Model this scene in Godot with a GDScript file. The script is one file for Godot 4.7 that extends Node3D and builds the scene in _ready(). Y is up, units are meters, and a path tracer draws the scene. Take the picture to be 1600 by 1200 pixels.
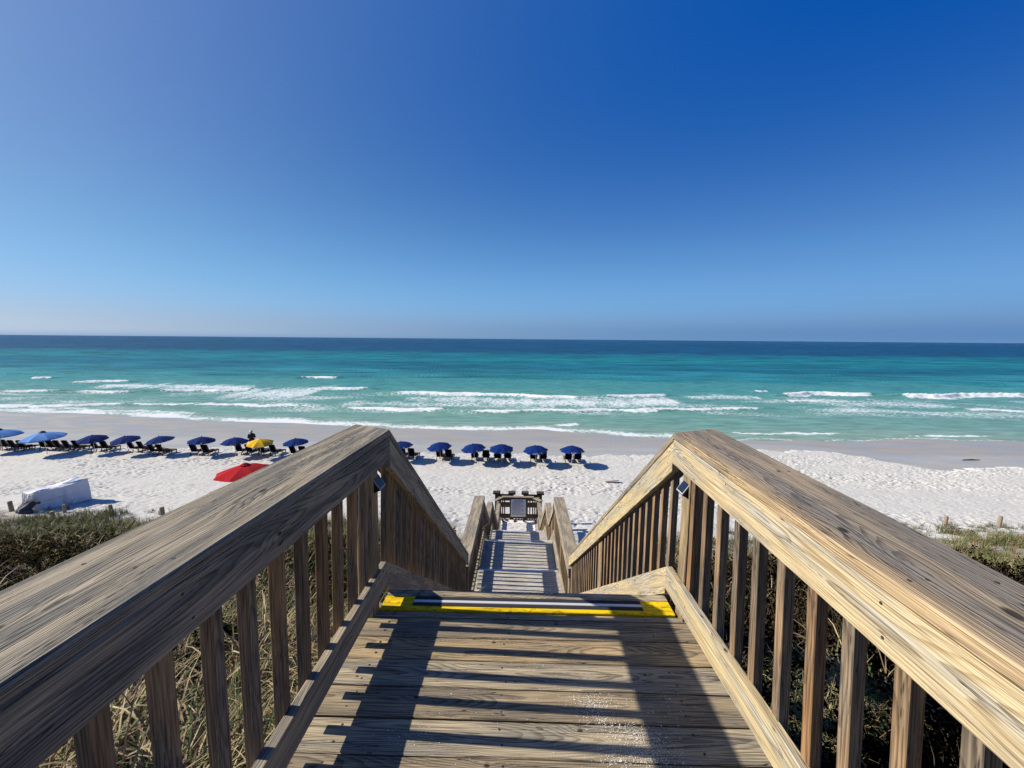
extends Node3D
# A wooden boardwalk stair going down over a dune to a white beach. x right, y up, the walk runs to -z.
# Most layout code uses d = metres ahead (d = -z). Beach level is y = 0, the upper deck y = 8.73.

const DECK := 8.73
const SLOPE := 0.765
# water colour by distance from the shore: from, to, base colour
var sea_tones := [[0.5, 8.0, Vector3(0.125, 0.245, 0.21)], [8.0, 26.0, Vector3(0.088, 0.225, 0.20)], [26.0, 47.0, Vector3(0.050, 0.20, 0.20)], [47.0, 71.0, Vector3(0.018, 0.145, 0.17)], [71.0, 108.0, Vector3(0.006, 0.098, 0.135)], [112.0, 160.0, Vector3(0.006, 0.13, 0.15)], [165.0, 215.0, Vector3(0.005, 0.105, 0.135)], [215.0, 300.0, Vector3(0.002, 0.042, 0.095)], [300.0, 600.0, Vector3(0.003, 0.040, 0.095)], [600.0, 3000.0, Vector3(0.010, 0.052, 0.12)]]
var mats := {}
var used := {}
var rng := RandomNumberGenerator.new()
var n_low: FastNoiseLite
var n_mid: FastNoiseLite
var n_pit: FastNoiseLite
var n_fine: FastNoiseLite

# dry sand edge and shoreline, (x, d) pairs
var dry_edge := [Vector2(-400, 34.5), Vector2(-49, 34.4), Vector2(-37, 34.8), Vector2(-25, 34.8), Vector2(-12.5, 34.2), Vector2(-0.7, 34.0), Vector2(8.6, 33.9), Vector2(17.2, 35.3), Vector2(24.3, 37.1), Vector2(29.6, 36.0), Vector2(31.3, 34.6), Vector2(32.6, 33.0), Vector2(35, 31.6), Vector2(41.7, 31.6), Vector2(58, 31.0), Vector2(400, 31.0)]
var shore_line := [Vector2(-400, 57), Vector2(-130, 55), Vector2(-76, 53.8), Vector2(-57.7, 52.6), Vector2(-45.4, 50.2), Vector2(-34.7, 48.9), Vector2(-17, 46.9), Vector2(-5.7, 46.2), Vector2(2.3, 46.9), Vector2(14, 43.9), Vector2(23.8, 43.0), Vector2(36.7, 43.1), Vector2(45, 44.4), Vector2(57.7, 44.2), Vector2(130, 44), Vector2(400, 44)]
var dune_profile := [Vector2(-80, 7.6), Vector2(-3, 7.25), Vector2(1, 7.1), Vector2(3, 6.75), Vector2(5, 5.9), Vector2(7, 4.75), Vector2(9.6, 4.1), Vector2(12, 2.9), Vector2(16, 1.4), Vector2(20, 0.5), Vector2(24, 0.1), Vector2(30, 0), Vector2(60, -0.2)]
var walk_profile := [Vector2(-9, 8.73), Vector2(2.13, 8.73), Vector2(6.85, 5.06), Vector2(8.2, 5.06), Vector2(9.7, 4.95), Vector2(11.25, 3.68), Vector2(12.65, 3.68), Vector2(15.85, 1.25), Vector2(21, 1.25)]


func _ready() -> void:
	rng.seed = 7
	# ---- camera
	var cam := Camera3D.new()
	cam.name = "camera"
	cam.fov = 90.0
	cam.near = 0.05
	cam.far = 60000.0
	cam.position = Vector3(0, 10.3, 0)
	cam.rotation_degrees = Vector3(-6.70, 1.24, 0.47)
	add_child(cam)
	cam.current = true
	# ---- sky, sun, exposure
	var sun_dir := Vector3(-1.54, 1.0, -0.06).normalized()
	var env := Environment.new()
	env.background_mode = Environment.BG_SKY
	var sky := Sky.new()
	var pano := PanoramaSkyMaterial.new()
	pano.panorama = make_sky(sun_dir)
	sky.sky_material = pano
	env.sky = sky
	env.background_energy_multiplier = 1.0
	env.tonemap_mode = Environment.TONE_MAPPER_LINEAR
	env.tonemap_exposure = 1.65
	env.sdfgi_enabled = true
	env.ssao_enabled = true
	env.ssil_enabled = true
	var we := WorldEnvironment.new()
	we.name = "world_environment"
	we.environment = env
	add_child(we)
	var sun := DirectionalLight3D.new()
	sun.name = "sun"
	sun.light_energy = 1.6
	sun.light_color = Color(1.0, 0.965, 0.90)
	sun.light_angular_distance = 0.5
	sun.shadow_enabled = true
	add_child(sun)
	sun.look_at_from_position(sun_dir * 50.0, Vector3.ZERO, Vector3.UP)

	n_low = noise(11, 0.06, 3)
	n_mid = noise(12, 0.35, 3)
	n_fine = noise(13, 1.6, 2)
	n_pit = FastNoiseLite.new()
	n_pit.seed = 5
	n_pit.noise_type = FastNoiseLite.TYPE_CELLULAR
	n_pit.cellular_return_type = FastNoiseLite.RETURN_DISTANCE
	n_pit.frequency = 4.2
	make_materials()
	# ---- setting
	build_sand()
	build_wet_sand()
	build_sea()
	# ---- boardwalk
	build_landing()
	build_lower_walk()
	build_end_landing()
	# ---- beach things
	build_umbrellas()
	build_beach_things()
	build_person()
	# ---- plants
	build_plants()


# ============================================================ helpers

func noise(s: int, f: float, oct: int, kind := FastNoiseLite.TYPE_SIMPLEX_SMOOTH) -> FastNoiseLite:
	var n := FastNoiseLite.new()
	n.seed = s
	n.noise_type = kind
	n.frequency = f
	n.fractal_octaves = oct
	n.fractal_type = FastNoiseLite.FRACTAL_FBM if oct > 1 else FastNoiseLite.FRACTAL_NONE
	return n


func sstep(a: float, b: float, x: float) -> float:
	var t := clampf((x - a) / (b - a), 0.0, 1.0)
	return t * t * (3.0 - 2.0 * t)


func along(line: Array, x: float) -> float:
	var last: int = line.size() - 1
	if x <= line[0].x:
		return line[0].y
	for i in last:
		if x <= line[i + 1].x:
			return lerpf(line[i].y, line[i + 1].y, (x - line[i].x) / (line[i + 1].x - line[i].x))
	return line[last].y


func numbered(called: String) -> String:
	var k: int = used.get(called, 0)
	used[called] = k + 1
	return called if k == 0 else "%s_%03d" % [called, k]


func tag(o: Node, label: String, category: String, group := "") -> void:
	o.set_meta("label", label)
	o.set_meta("category", category)
	if group:
		o.set_meta("group", group)


func thing(called: String, at: Vector3, label: String, category: String, group := "") -> Node3D:
	var o := Node3D.new()
	o.name = numbered(called)
	o.position = at
	add_child(o)
	tag(o, label, category, group)
	return o


func part(called: String, m: Mesh, mat: Material, parent: Node) -> MeshInstance3D:
	var o := MeshInstance3D.new()
	o.mesh = m
	if mat:
		o.material_override = mat
	if parent == self:
		o.name = numbered(called)
		add_child(o)
	else:
		var k := 0
		var want := called
		var have: Dictionary = parent.get_meta("_n") if parent.has_meta("_n") else {}
		k = have.get(called, 0)
		have[called] = k + 1
		parent.set_meta("_n", have)
		if k:
			want = "%s_%03d" % [called, k]
		o.name = want
		parent.add_child(o, true)
	return o


func structure(called: String, m: Mesh, mat: Material) -> MeshInstance3D:
	var o := part(called, m, mat, self)
	o.set_meta("kind", "structure")
	return o


func begin() -> SurfaceTool:
	var st := SurfaceTool.new()
	st.begin(Mesh.PRIMITIVE_TRIANGLES)
	return st


func quad(st: SurfaceTool, p: Array, uv: Array, outward: Vector3) -> void:
	var n: Vector3 = (p[1] - p[0]).cross(p[2] - p[0])
	if n.length_squared() < 1e-14:
		n = (p[2] - p[0]).cross(p[3] - p[0])
	n = n.normalized()
	var order := [0, 1, 2, 0, 2, 3]
	if n.dot(outward) > 0:
		order = [0, 2, 1, 0, 3, 2]
	else:
		n = -n
	for i in order:
		st.set_normal(n)
		st.set_uv(uv[i])
		st.add_vertex(p[i])


# A board from a to b. s, u: half width and half height vectors (the same at both ends unless s2, u2 are given).
# Grain runs along the board: uv = metres / the size of the wood texture, with an offset.
func beam_into(st: SurfaceTool, a: Vector3, b: Vector3, s: Vector3, u: Vector3, ch := 0.004, off := Vector2.ZERO, size := Vector2(3.7, 0.41), segs := 1, jit := 0.0, s2 = null, u2 = null) -> void:
	var se: Vector3 = s if s2 == null else s2
	var ue: Vector3 = u if u2 == null else u2
	var cs := minf(0.45, ch / s.length())
	var cu := minf(0.45, ch / u.length())
	var k := [Vector2(1 - cs, -1), Vector2(1, -1 + cu), Vector2(1, 1 - cu), Vector2(1 - cs, 1), Vector2(-1 + cs, 1), Vector2(-1, 1 - cu), Vector2(-1, -1 + cu), Vector2(-1 + cs, -1)]
	var length := a.distance_to(b)
	off.x = fposmod(off.x, 1.0) * maxf(0.0, 1.0 - length / size.x)
	var rings := []
	for i in segs + 1:
		var t := float(i) / segs
		var c := a.lerp(b, t)
		var ss := s.lerp(se, t)
		var uu := u.lerp(ue, t)
		var ring := []
		for q in k:
			var w := Vector3.ZERO
			if jit > 0.0 and i > 0 and i < segs:
				w = ss.normalized() * rng.randf_range(-jit, jit) + uu.normalized() * rng.randf_range(-jit, jit)
			ring.append(c + ss * q.x + uu * q.y + w)
		rings.append(ring)
	var per := 0.0
	for j in 8:
		var j2 := (j + 1) % 8
		var wide: float = rings[0][j].distance_to(rings[0][j2])
		var mid: Vector2 = (k[j] + k[j2]) * 0.5
		var out := s * mid.x / s.length_squared() + u * mid.y / u.length_squared()
		for i in segs:
			var u0 := off.x + length * i / segs / size.x
			var u1 := off.x + length * (i + 1) / segs / size.x
			var v0 := off.y + per / size.y
			var v1 := off.y + (per + wide) / size.y
			quad(st, [rings[i][j], rings[i + 1][j], rings[i + 1][j2], rings[i][j2]], [Vector2(u0, v0), Vector2(u1, v0), Vector2(u1, v1), Vector2(u0, v1)], out)
		per += wide
	for e in 2:
		var ring: Array = rings[0] if e == 0 else rings[segs]
		var out := (a - b) if e == 0 else (b - a)
		for j in [0, 2, 4]:
			var q := [ring[7 - j], ring[(8 - j) % 8], ring[(9 - j) % 8], ring[6 - j]] if false else [ring[j], ring[j + 1], ring[(j + 2) % 8], ring[7]]
			if j == 0:
				q = [ring[7], ring[0], ring[1], ring[6]]
			elif j == 2:
				q = [ring[6], ring[1], ring[2], ring[5]]
			else:
				q = [ring[5], ring[2], ring[3], ring[4]]
			var uvs := []
			for v in q:
				var rel: Vector3 = v - (a if e == 0 else b)
				uvs.append(off + Vector2(rel.dot(u.normalized()) * 0.25, rel.dot(s.normalized())) / size)
			quad(st, q, uvs, out)


func beam_mesh(a: Vector3, b: Vector3, s: Vector3, u: Vector3, ch := 0.004, off := Vector2.ZERO, size := Vector2(3.7, 0.41), segs := 1, jit := 0.0, s2 = null, u2 = null) -> ArrayMesh:
	var st := begin()
	beam_into(st, a, b, s, u, ch, off, size, segs, jit, s2, u2)
	return st.commit()


func roff() -> Vector2:
	return Vector2(rng.randf(), rng.randf())


# a point at d metres ahead
func P(x: float, y: float, d: float) -> Vector3:
	return Vector3(x, y, -d)


func grid_mesh(xs: PackedFloat32Array, ds: PackedFloat32Array, hs: PackedFloat32Array, cols: PackedColorArray, uv_of = null) -> ArrayMesh:
	var nx := xs.size()
	var nd := ds.size()
	var v := PackedVector3Array()
	var nr := PackedVector3Array()
	v.resize(nx * nd)
	nr.resize(nx * nd)
	var uvs := PackedVector2Array()
	if uv_of != null:
		uvs.resize(nx * nd)
	for j in nd:
		var j0 := maxi(j - 1, 0)
		var j1 := mini(j + 1, nd - 1)
		for i in nx:
			var k := j * nx + i
			v[k] = Vector3(xs[i], hs[k], -ds[j])
			var i0 := maxi(i - 1, 0)
			var i1 := mini(i + 1, nx - 1)
			var gx := (hs[j * nx + i1] - hs[j * nx + i0]) / (xs[i1] - xs[i0])
			var gd := (hs[j1 * nx + i] - hs[j0 * nx + i]) / (ds[j1] - ds[j0])
			nr[k] = Vector3(-gx, 1.0, gd).normalized()
			if uv_of != null:
				uvs[k] = Vector2((xs[i] - uv_of[0]) / uv_of[2], (ds[j] - uv_of[1]) / uv_of[3])
	var idx := PackedInt32Array()
	idx.resize((nx - 1) * (nd - 1) * 6)
	var q := 0
	for j in nd - 1:
		for i in nx - 1:
			var a := j * nx + i
			idx[q] = a
			idx[q + 1] = a + nx
			idx[q + 2] = a + nx + 1
			idx[q + 3] = a
			idx[q + 4] = a + nx + 1
			idx[q + 5] = a + 1
			q += 6
	var arr := []
	arr.resize(Mesh.ARRAY_MAX)
	arr[Mesh.ARRAY_VERTEX] = v
	arr[Mesh.ARRAY_NORMAL] = nr
	if cols.size():
		arr[Mesh.ARRAY_COLOR] = cols
	if uv_of != null:
		arr[Mesh.ARRAY_TEX_UV] = uvs
	arr[Mesh.ARRAY_INDEX] = idx
	var m := ArrayMesh.new()
	m.add_surface_from_arrays(Mesh.PRIMITIVE_TRIANGLES, arr)
	return m


func steps(a: float, b: float, st: float, into: PackedFloat32Array) -> void:
	var x := a
	while x < b - st * 0.5:
		into.append(x)
		x += st


# a surface of revolution about y: profile of (radius, y)
func lathe(st: SurfaceTool, profile: Array, at: Vector3, n := 12) -> void:
	for i in profile.size() - 1:
		for k in n:
			var a0 := TAU * k / n
			var a1 := TAU * (k + 1) / n
			var p0 := Vector3(cos(a0) * profile[i].x, profile[i].y, sin(a0) * profile[i].x)
			var p1 := Vector3(cos(a1) * profile[i].x, profile[i].y, sin(a1) * profile[i].x)
			var p2 := Vector3(cos(a1) * profile[i + 1].x, profile[i + 1].y, sin(a1) * profile[i + 1].x)
			var p3 := Vector3(cos(a0) * profile[i + 1].x, profile[i + 1].y, sin(a0) * profile[i + 1].x)
			var edge: Vector2 = profile[i + 1] - profile[i]
			var out := Vector3(cos((a0 + a1) / 2) * edge.y, -edge.x, sin((a0 + a1) / 2) * edge.y)
			if out.length_squared() < 1e-12:
				continue
			if profile[i].x < 1e-5:
				quad(st, [p0 + at, p2 + at, p3 + at, p3 + at], [Vector2.ZERO, Vector2.ZERO, Vector2.ZERO, Vector2.ZERO], out)
			else:
				quad(st, [p0 + at, p1 + at, p2 + at, p3 + at], [Vector2.ZERO, Vector2.ZERO, Vector2.ZERO, Vector2.ZERO], out)


func rod(st: SurfaceTool, a: Vector3, b: Vector3, r0: float, r1: float, n := 8) -> void:
	var d := (b - a).normalized()
	var x := d.cross(Vector3.UP if absf(d.y) < 0.9 else Vector3.RIGHT).normalized()
	var y := d.cross(x)
	var z2 := Vector2.ZERO
	for k in n:
		var e0 := x * cos(TAU * k / n) + y * sin(TAU * k / n)
		var e1 := x * cos(TAU * (k + 1) / n) + y * sin(TAU * (k + 1) / n)
		quad(st, [a + e0 * r0, a + e1 * r0, b + e1 * r1, b + e0 * r1], [z2, z2, z2, z2], e0 + e1)
		quad(st, [b, b + e0 * r1, b + e1 * r1, b + e1 * r1], [z2, z2, z2, z2], d)
		quad(st, [a, a + e0 * r0, a + e1 * r0, a + e1 * r0], [z2, z2, z2, z2], -d)


# ============================================================ sky

func make_sky(sun_dir: Vector3) -> ImageTexture:
	var w := 512
	var h := 256
	var im := Image.create(w, h, false, Image.FORMAT_RGBF)
	# clear-sky terms: even, broad and low bands of height; wide and narrow scattering round the sun
	var k := [Vector3(-0.0202, 0.0223, 0.3544), Vector3(0.3048, 0.6131, 0.6668), Vector3(-0.2221, -0.6695, -0.9548), Vector3(0.0376, 0.1555, 0.0599), Vector3(0.6573, 0.6112, 0.75), Vector3(2.0, 1.45, 0.8), Vector3(-0.1189, 0.3197, 0.6532)]
	for y in h:
		var el := PI / 2 - (y + 0.5) / h * PI
		var e := maxf(0.02, sin(el))
		var hf := pow(1.0 - e, 5.0)
		var low := pow(1.0 - e, 22.0)
		for x in w:
			var az := (x + 0.5) / w * TAU
			var dir := Vector3(sin(az) * cos(el), sin(el), -cos(az) * cos(el))
			var g := rad_to_deg(dir.angle_to(sun_dir))
			var c: Vector3 = k[0] + k[1] * hf + k[2] * low + k[3] * exp(-g / 75.0) + k[4] * exp(-g / 21.0) + k[5] * low * exp(-g / 30.0) + k[6] * pow(1.0 - e, 80.0)
			c = c.max(Vector3(0.003, 0.06, 0.3)) * 1.035 / 1.65
			im.set_pixel(x, y, Color(c.x, c.y, c.z))
	return ImageTexture.create_from_image(im)


# ============================================================ materials

func lin(r: float, g: float, b: float) -> Color:
	return Color(r, g, b).linear_to_srgb()


func plain(called: String, c: Color, rough := 0.7, metal := 0.0, spec := 0.5) -> StandardMaterial3D:
	var m := StandardMaterial3D.new()
	m.resource_name = called
	m.albedo_color = c
	m.roughness = rough
	m.metallic = metal
	m.metallic_specular = spec
	mats[called] = m
	return m


# Weathered timber: growth rings that wander and bend round knots, fibres, grey weathering and drying cracks.
func wood_images(s: int, w: int, h: int, size: Vector2, light: Color, dark: Color, grey: Color, rings: float, knots: Array, greyness: float, cracks: float, fresh := Vector2(9, 9), wide := 0.155) -> Array:
	var warp := noise(s, 1.0, 2)
	var fib := noise(s + 1, 1.0, 2)
	var stain := noise(s + 2, 1.0, 3)
	var crk := noise(s + 3, 1.0, 1)
	var al := PackedByteArray()
	al.resize(w * h * 3)
	var hb := PackedByteArray()
	hb.resize(w * h)
	var i := 0
	for y in h:
		var v := size.y * y / h
		for x in w:
			var u := size.x * x / w
			# flat-sawn board out of a log: rings round a pith that lies below and wanders along the board
			var strip := floorf(v / wide)
			var vv := v - (strip + 0.5) * wide + warp.get_noise_2d(u * 0.5, strip * 31.0) * 0.035
			var deep := 0.07 + 0.016 * u + warp.get_noise_2d(u * 0.8 + 50.0, v * 3.0 + strip * 17.0) * 0.022
			var r := rings * (sqrt(vv * vv + deep * deep) + warp.get_noise_2d(u * 1.6, v * 16.0 + 9.0) * 0.004)
			var core := 0.0
			for k in knots:
				var du: float = (u - k.x) / (k.z * 4.5)
				var dv: float = (v - k.y) / (k.z * 1.3)
				var q := du * du + dv * dv
				if q < 6.0:
					r += k.z * rings * 0.5 * exp(-q)
					var cu: float = (u - k.x) / (k.z * 0.75)
					var cv: float = (v - k.y) / (k.z * 0.42)
					core = maxf(core, clampf(1.3 - cu * cu - cv * cv, 0, 1))
			var f := r - floorf(r)
			var late := sstep(0.35, 0.9, f) * (1.0 - sstep(0.93, 1.0, f))
			var fb := fib.get_noise_2d(u * 3.0, v * 420.0) * 0.85 + fib.get_noise_2d(u * 1.0 + 70.0, v * 150.0) * 0.35
			var sn := stain.get_noise_2d(u * 1.3, v * 11.0)
			var c0 := crk.get_noise_2d(u * 1.1, v * 46.0)
			var crack := (1.0 - sstep(0.0, 0.045, absf(c0))) * sstep(-0.02, 0.16, sn + cracks - 0.3)
			var pale := light.lerp(Color(0.74, 0.63, 0.47), 0.6 * sstep(fresh.x, fresh.y, v + sn * 0.03))
			var c := pale.lerp(dark, clampf((late * 0.75 + 0.12) * (0.75 + sn * 0.9) + fb * 0.62, 0, 1))
			c = c.lerp(grey.lerp(grey * 0.62, clampf(late * 0.55 + fb * 0.62 + 0.1, 0, 1)), clampf(greyness + sn * 1.5 - 0.7 * sstep(fresh.x, fresh.y, v + sn * 0.03), 0, 1))
			c = c.lerp(dark * 0.45, clampf(core * 0.8 + crack * 0.9, 0, 1))
			var check := sstep(0.42, 0.75, -fb) * 0.5
			c = c.lerp(dark * 0.6, check)
			var sh := 1.0 - fb * 0.26
			al[i * 3] = int(clampf(c.r * sh * 255, 0, 255))
			al[i * 3 + 1] = int(clampf(c.g * sh * 255, 0, 255))
			al[i * 3 + 2] = int(clampf(c.b * sh * 255, 0, 255))
			hb[i] = int(clampf(140 + late * 50 + fb * 60 - crack * 120 - check * 80 - core * 30, 0, 255))
			i += 1
	return [ImageTexture.create_from_image(Image.create_from_data(w, h, false, Image.FORMAT_RGB8, al)), ImageTexture.create_from_image(Image.create_from_data(w, h, false, Image.FORMAT_L8, hb))]


func wood(called: String, im: Array, tint := Color.WHITE, relief := 0.25, rough := 0.82) -> StandardMaterial3D:
	var m := plain(called, tint, rough, 0.0, 0.3)
	m.albedo_texture = im[0]
	m.heightmap_enabled = true
	m.heightmap_texture = im[1]
	m.heightmap_scale = relief
	return m


func c8(r: int, g: int, b: int) -> Color:
	return Color(r / 255.0, g / 255.0, b / 255.0)


func make_materials() -> void:
	var big := Vector2(3.7, 0.41)
	var capl := wood_images(101, 1800, 320, big, c8(150, 139, 120), c8(66, 59, 50), c8(108, 105, 98), 250.0, [Vector3(2.05, 0.2, 0.02), Vector3(2.7, 0.24, 0.026), Vector3(3.0, 0.17, 0.014)], 0.36, 0.5, Vector2(9, 9), 0.41)
	var capr := wood_images(131, 1800, 320, big, c8(146, 132, 113), c8(70, 61, 50), c8(122, 115, 106), 220.0, [Vector3(2.15, 0.17, 0.03), Vector3(2.5, 0.24, 0.026), Vector3(2.95, 0.12, 0.016)], 0.44, 0.42, Vector2(0.24, 0.29), 0.41)
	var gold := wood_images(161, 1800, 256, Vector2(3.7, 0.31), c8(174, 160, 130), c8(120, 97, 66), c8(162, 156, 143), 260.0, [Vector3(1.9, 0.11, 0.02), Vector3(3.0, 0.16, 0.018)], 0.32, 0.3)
	var dark := wood_images(191, 1400, 224, Vector2(3.7, 0.31), c8(104, 97, 87), c8(50, 46, 41), c8(88, 86, 82), 250.0, [Vector3(2.6, 0.1, 0.02)], 0.5, 0.38)
	var deck := wood_images(221, 1100, 496, Vector2(2.05, 0.62), c8(166, 153, 128), c8(74, 64, 49), c8(138, 130, 116), 210.0, [Vector3(0.5, 0.08, 0.014), Vector3(1.2, 0.26, 0.016), Vector3(0.85, 0.42, 0.016), Vector3(1.55, 0.55, 0.013), Vector3(0.2, 0.5, 0.011)], 0.34, 0.36)
	var balu := wood_images(251, 512, 128, Vector2(1.05, 0.32), c8(136, 115, 92), c8(74, 57, 43), c8(114, 105, 94), 240.0, [Vector3(0.3, 0.2, 0.012)], 0.36, 0.2)
	var old := wood_images(281, 1400, 256, Vector2(3.7, 0.31), c8(162, 149, 126), c8(92, 79, 61), c8(135, 128, 117), 220.0, [Vector3(0.8, 0.12, 0.02), Vector3(1.9, 0.22, 0.02)], 0.40, 0.3)
	wood("cap_left", capl, Color.WHITE, 0.35)
	wood("cap_right", capr, Color.WHITE, 0.3)
	wood("golden", gold, Color.WHITE, 0.2)
	wood("golden_pale", gold, Color(1.0, 1.0, 0.98), 0.2)
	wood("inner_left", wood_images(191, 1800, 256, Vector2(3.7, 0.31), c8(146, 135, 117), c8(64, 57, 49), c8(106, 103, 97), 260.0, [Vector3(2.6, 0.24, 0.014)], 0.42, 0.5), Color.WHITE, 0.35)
	wood("deck_a", deck, Color.WHITE, 0.2)
	wood("deck_b", deck, Color(0.9, 0.88, 0.86), 0.2)
	wood("deck_c", deck, Color(1.0, 0.95, 0.88), 0.2)
	wood("balu_a", balu, Color.WHITE, 0.12)
	wood("balu_b", balu, Color(0.98, 0.90, 0.82), 0.12)
	wood("balu_c", balu, Color(0.88, 0.88, 0.88), 0.12)
	wood("balu_d", balu, Color(1.06, 1.0, 0.92), 0.12)
	wood("old", old, Color.WHITE, 0.2)
	wood("old_grey", old, Color(1.0, 1.0, 1.0), 0.2)
	wood("dark_timber", dark, Color(0.8, 0.74, 0.7), 0.2)
	wood("brown_timber", old, Color(0.78, 0.7, 0.62), 0.2)
	wood("bleached", wood_images(311, 1100, 496, Vector2(2.05, 0.62), c8(182, 176, 164), c8(118, 110, 98), c8(170, 167, 160), 200.0, [], 0.5, 0.25), Color.WHITE, 0.2)
	wood("post", old, Color(0.95, 0.9, 0.82), 0.2)
	var paint := plain("yellow_paint", c8(222, 190, 26), 0.6, 0, 0.3)
	paint.albedo_texture = scuffs()
	plain("rust", c8(46, 36, 30), 0.8)
	plain("grip", c8(28, 30, 34), 0.9)
	plain("aluminium", c8(205, 206, 208), 0.5, 0.35)
	plain("black_plastic", c8(22, 22, 24), 0.4)
	plain("white_plastic", c8(150, 152, 156), 0.45)
	plain("solar_cell", c8(14, 22, 48), 0.35)
	var sand_n := NoiseTexture2D.new()
	sand_n.width = 512
	sand_n.height = 512
	sand_n.seamless = true
	sand_n.as_normal_map = true
	sand_n.bump_strength = 3.0
	sand_n.noise = noise(3, 0.03, 4)
	var ms := plain("sand", Color.WHITE, 0.95, 0, 0.25)
	ms.vertex_color_use_as_albedo = true
	ms.normal_enabled = true
	ms.normal_texture = sand_n
	ms.normal_scale = 0.7
	ms.uv1_triplanar = true
	ms.uv1_world_triplanar = true
	ms.uv1_scale = Vector3(0.45, 0.45, 0.45)
	var mw := plain("wet", Color.WHITE, 1.0, 0, 0.5)
	mw.vertex_color_use_as_albedo = true
	mw.roughness_texture = noise_image(77, 512, 0.012, 0.26, 0.5)
	var water_n := NoiseTexture2D.new()
	water_n.width = 512
	water_n.height = 512
	water_n.seamless = true
	water_n.as_normal_map = true
	water_n.bump_strength = 6.0
	water_n.noise = noise(9, 0.02, 4)
	for far in 2:
		var mm := plain("water_far" if far else "water", Color.WHITE, 0.3, 0, 0.09)
		mm.normal_enabled = true
		mm.normal_texture = water_n
		mm.normal_scale = 1.0
		mm.uv1_scale = Vector3(1, 1, 1)
		if far:
			mm.vertex_color_use_as_albedo = true
			mm.normal_scale = 1.2
	plain("navy_cloth", c8(8, 37, 94), 0.9, 0, 0.15)
	plain("blue_cloth", c8(92, 136, 190), 0.9, 0, 0.15)
	plain("yellow_cloth", c8(206, 160, 44), 0.9, 0, 0.15)
	plain("red_cloth", c8(150, 18, 30), 0.9, 0, 0.15)
	for n in ["navy_cloth", "blue_cloth", "yellow_cloth", "red_cloth"]:
		mats[n].backlight_enabled = true
		mats[n].backlight = Color(0.2, 0.2, 0.2)
	plain("cap_navy", c8(16, 24, 66), 0.75)
	plain("white_print", c8(220, 222, 228), 0.7)
	plain("pole", c8(196, 188, 176), 0.5)
	plain("chair_wood", c8(74, 56, 42), 0.75)
	plain("chair_canvas", c8(11, 13, 24), 0.95, 0, 0.12)
	plain("tarp", c8(214, 217, 220), 0.6)
	plain("bag", c8(52, 54, 66), 0.8)
	plain("skin", c8(168, 112, 84), 0.6)
	plain("dark_shirt", c8(20, 24, 30), 0.85)
	plain("dark_shorts", c8(26, 30, 34), 0.85)
	plain("hat", c8(196, 190, 178), 0.8)
	plain("sign_face", c8(226, 230, 236), 0.55)
	plain("sign_print", c8(44, 48, 58), 0.6)
	plain("post_grey", c8(128, 116, 100), 0.9)
	plain("driftwood", c8(62, 52, 44), 0.9)
	plain("grain", c8(226, 222, 214), 0.9)
	var g := plain("blade", Color.WHITE, 0.75, 0, 0.3)
	g.vertex_color_use_as_albedo = true
	g.backlight_enabled = true
	g.backlight = Color(0.35, 0.35, 0.3)


# worn paint: chips and scuffs down to grey wood
func scuffs() -> ImageTexture:
	var a := noise(401, 0.05, 4)
	var b := noise(402, 0.012, 3)
	var im := Image.create(512, 512, false, Image.FORMAT_RGB8)
	for y in 512:
		for x in 512:
			var chip := sstep(0.36, 0.46, a.get_noise_2d(x * 2.4, y * 0.5) + b.get_noise_2d(x, y) * 0.5)
			var c := Color(0.96, 0.96, 0.96).lerp(Color(0.84, 0.82, 0.8), sstep(-0.2, 0.4, b.get_noise_2d(x * 2.0, y * 2.0)))
			im.set_pixel(x, y, c.lerp(Color(0.55, 0.52, 0.6), chip * 0.6))
	return ImageTexture.create_from_image(im)


func noise_image(s: int, px: int, f: float, lo: float, hi: float) -> ImageTexture:
	var n := noise(s, f, 4)
	var b := PackedByteArray()
	b.resize(px * px)
	for y in px:
		for x in px:
			b[y * px + x] = int(clampf(lerpf(lo, hi, sstep(-0.35, 0.35, n.get_noise_2d(x, y * 3.0))) * 255, 0, 255))
	return ImageTexture.create_from_image(Image.create_from_data(px, px, false, Image.FORMAT_L8, b))


# ============================================================ ground

func ground(x: float, d: float) -> float:
	var y := along(dune_profile, d)
	var hilly := 1.0 - sstep(15.0, 22.0, d)
	y += n_low.get_noise_2d(x * 2.2, d * 2.2) * 0.5 * hilly
	y += n_low.get_noise_2d(x * 0.5 + 40, d * 0.5) * 0.12
	if d < 21.0 and absf(x) < 4.0:
		var top := along(walk_profile, d) - 0.45
		y = lerpf(minf(y, top), y, sstep(1.4, 4.0, absf(x)))
	return y


func wet_y(x: float, d: float) -> float:
	var a := along(dry_edge, x)
	var b := along(shore_line, x)
	var t := (d - a) / (b - a)
	return -0.12 - 0.78 * t if t > 0.0 else -0.12 + 1.2 * t


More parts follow.
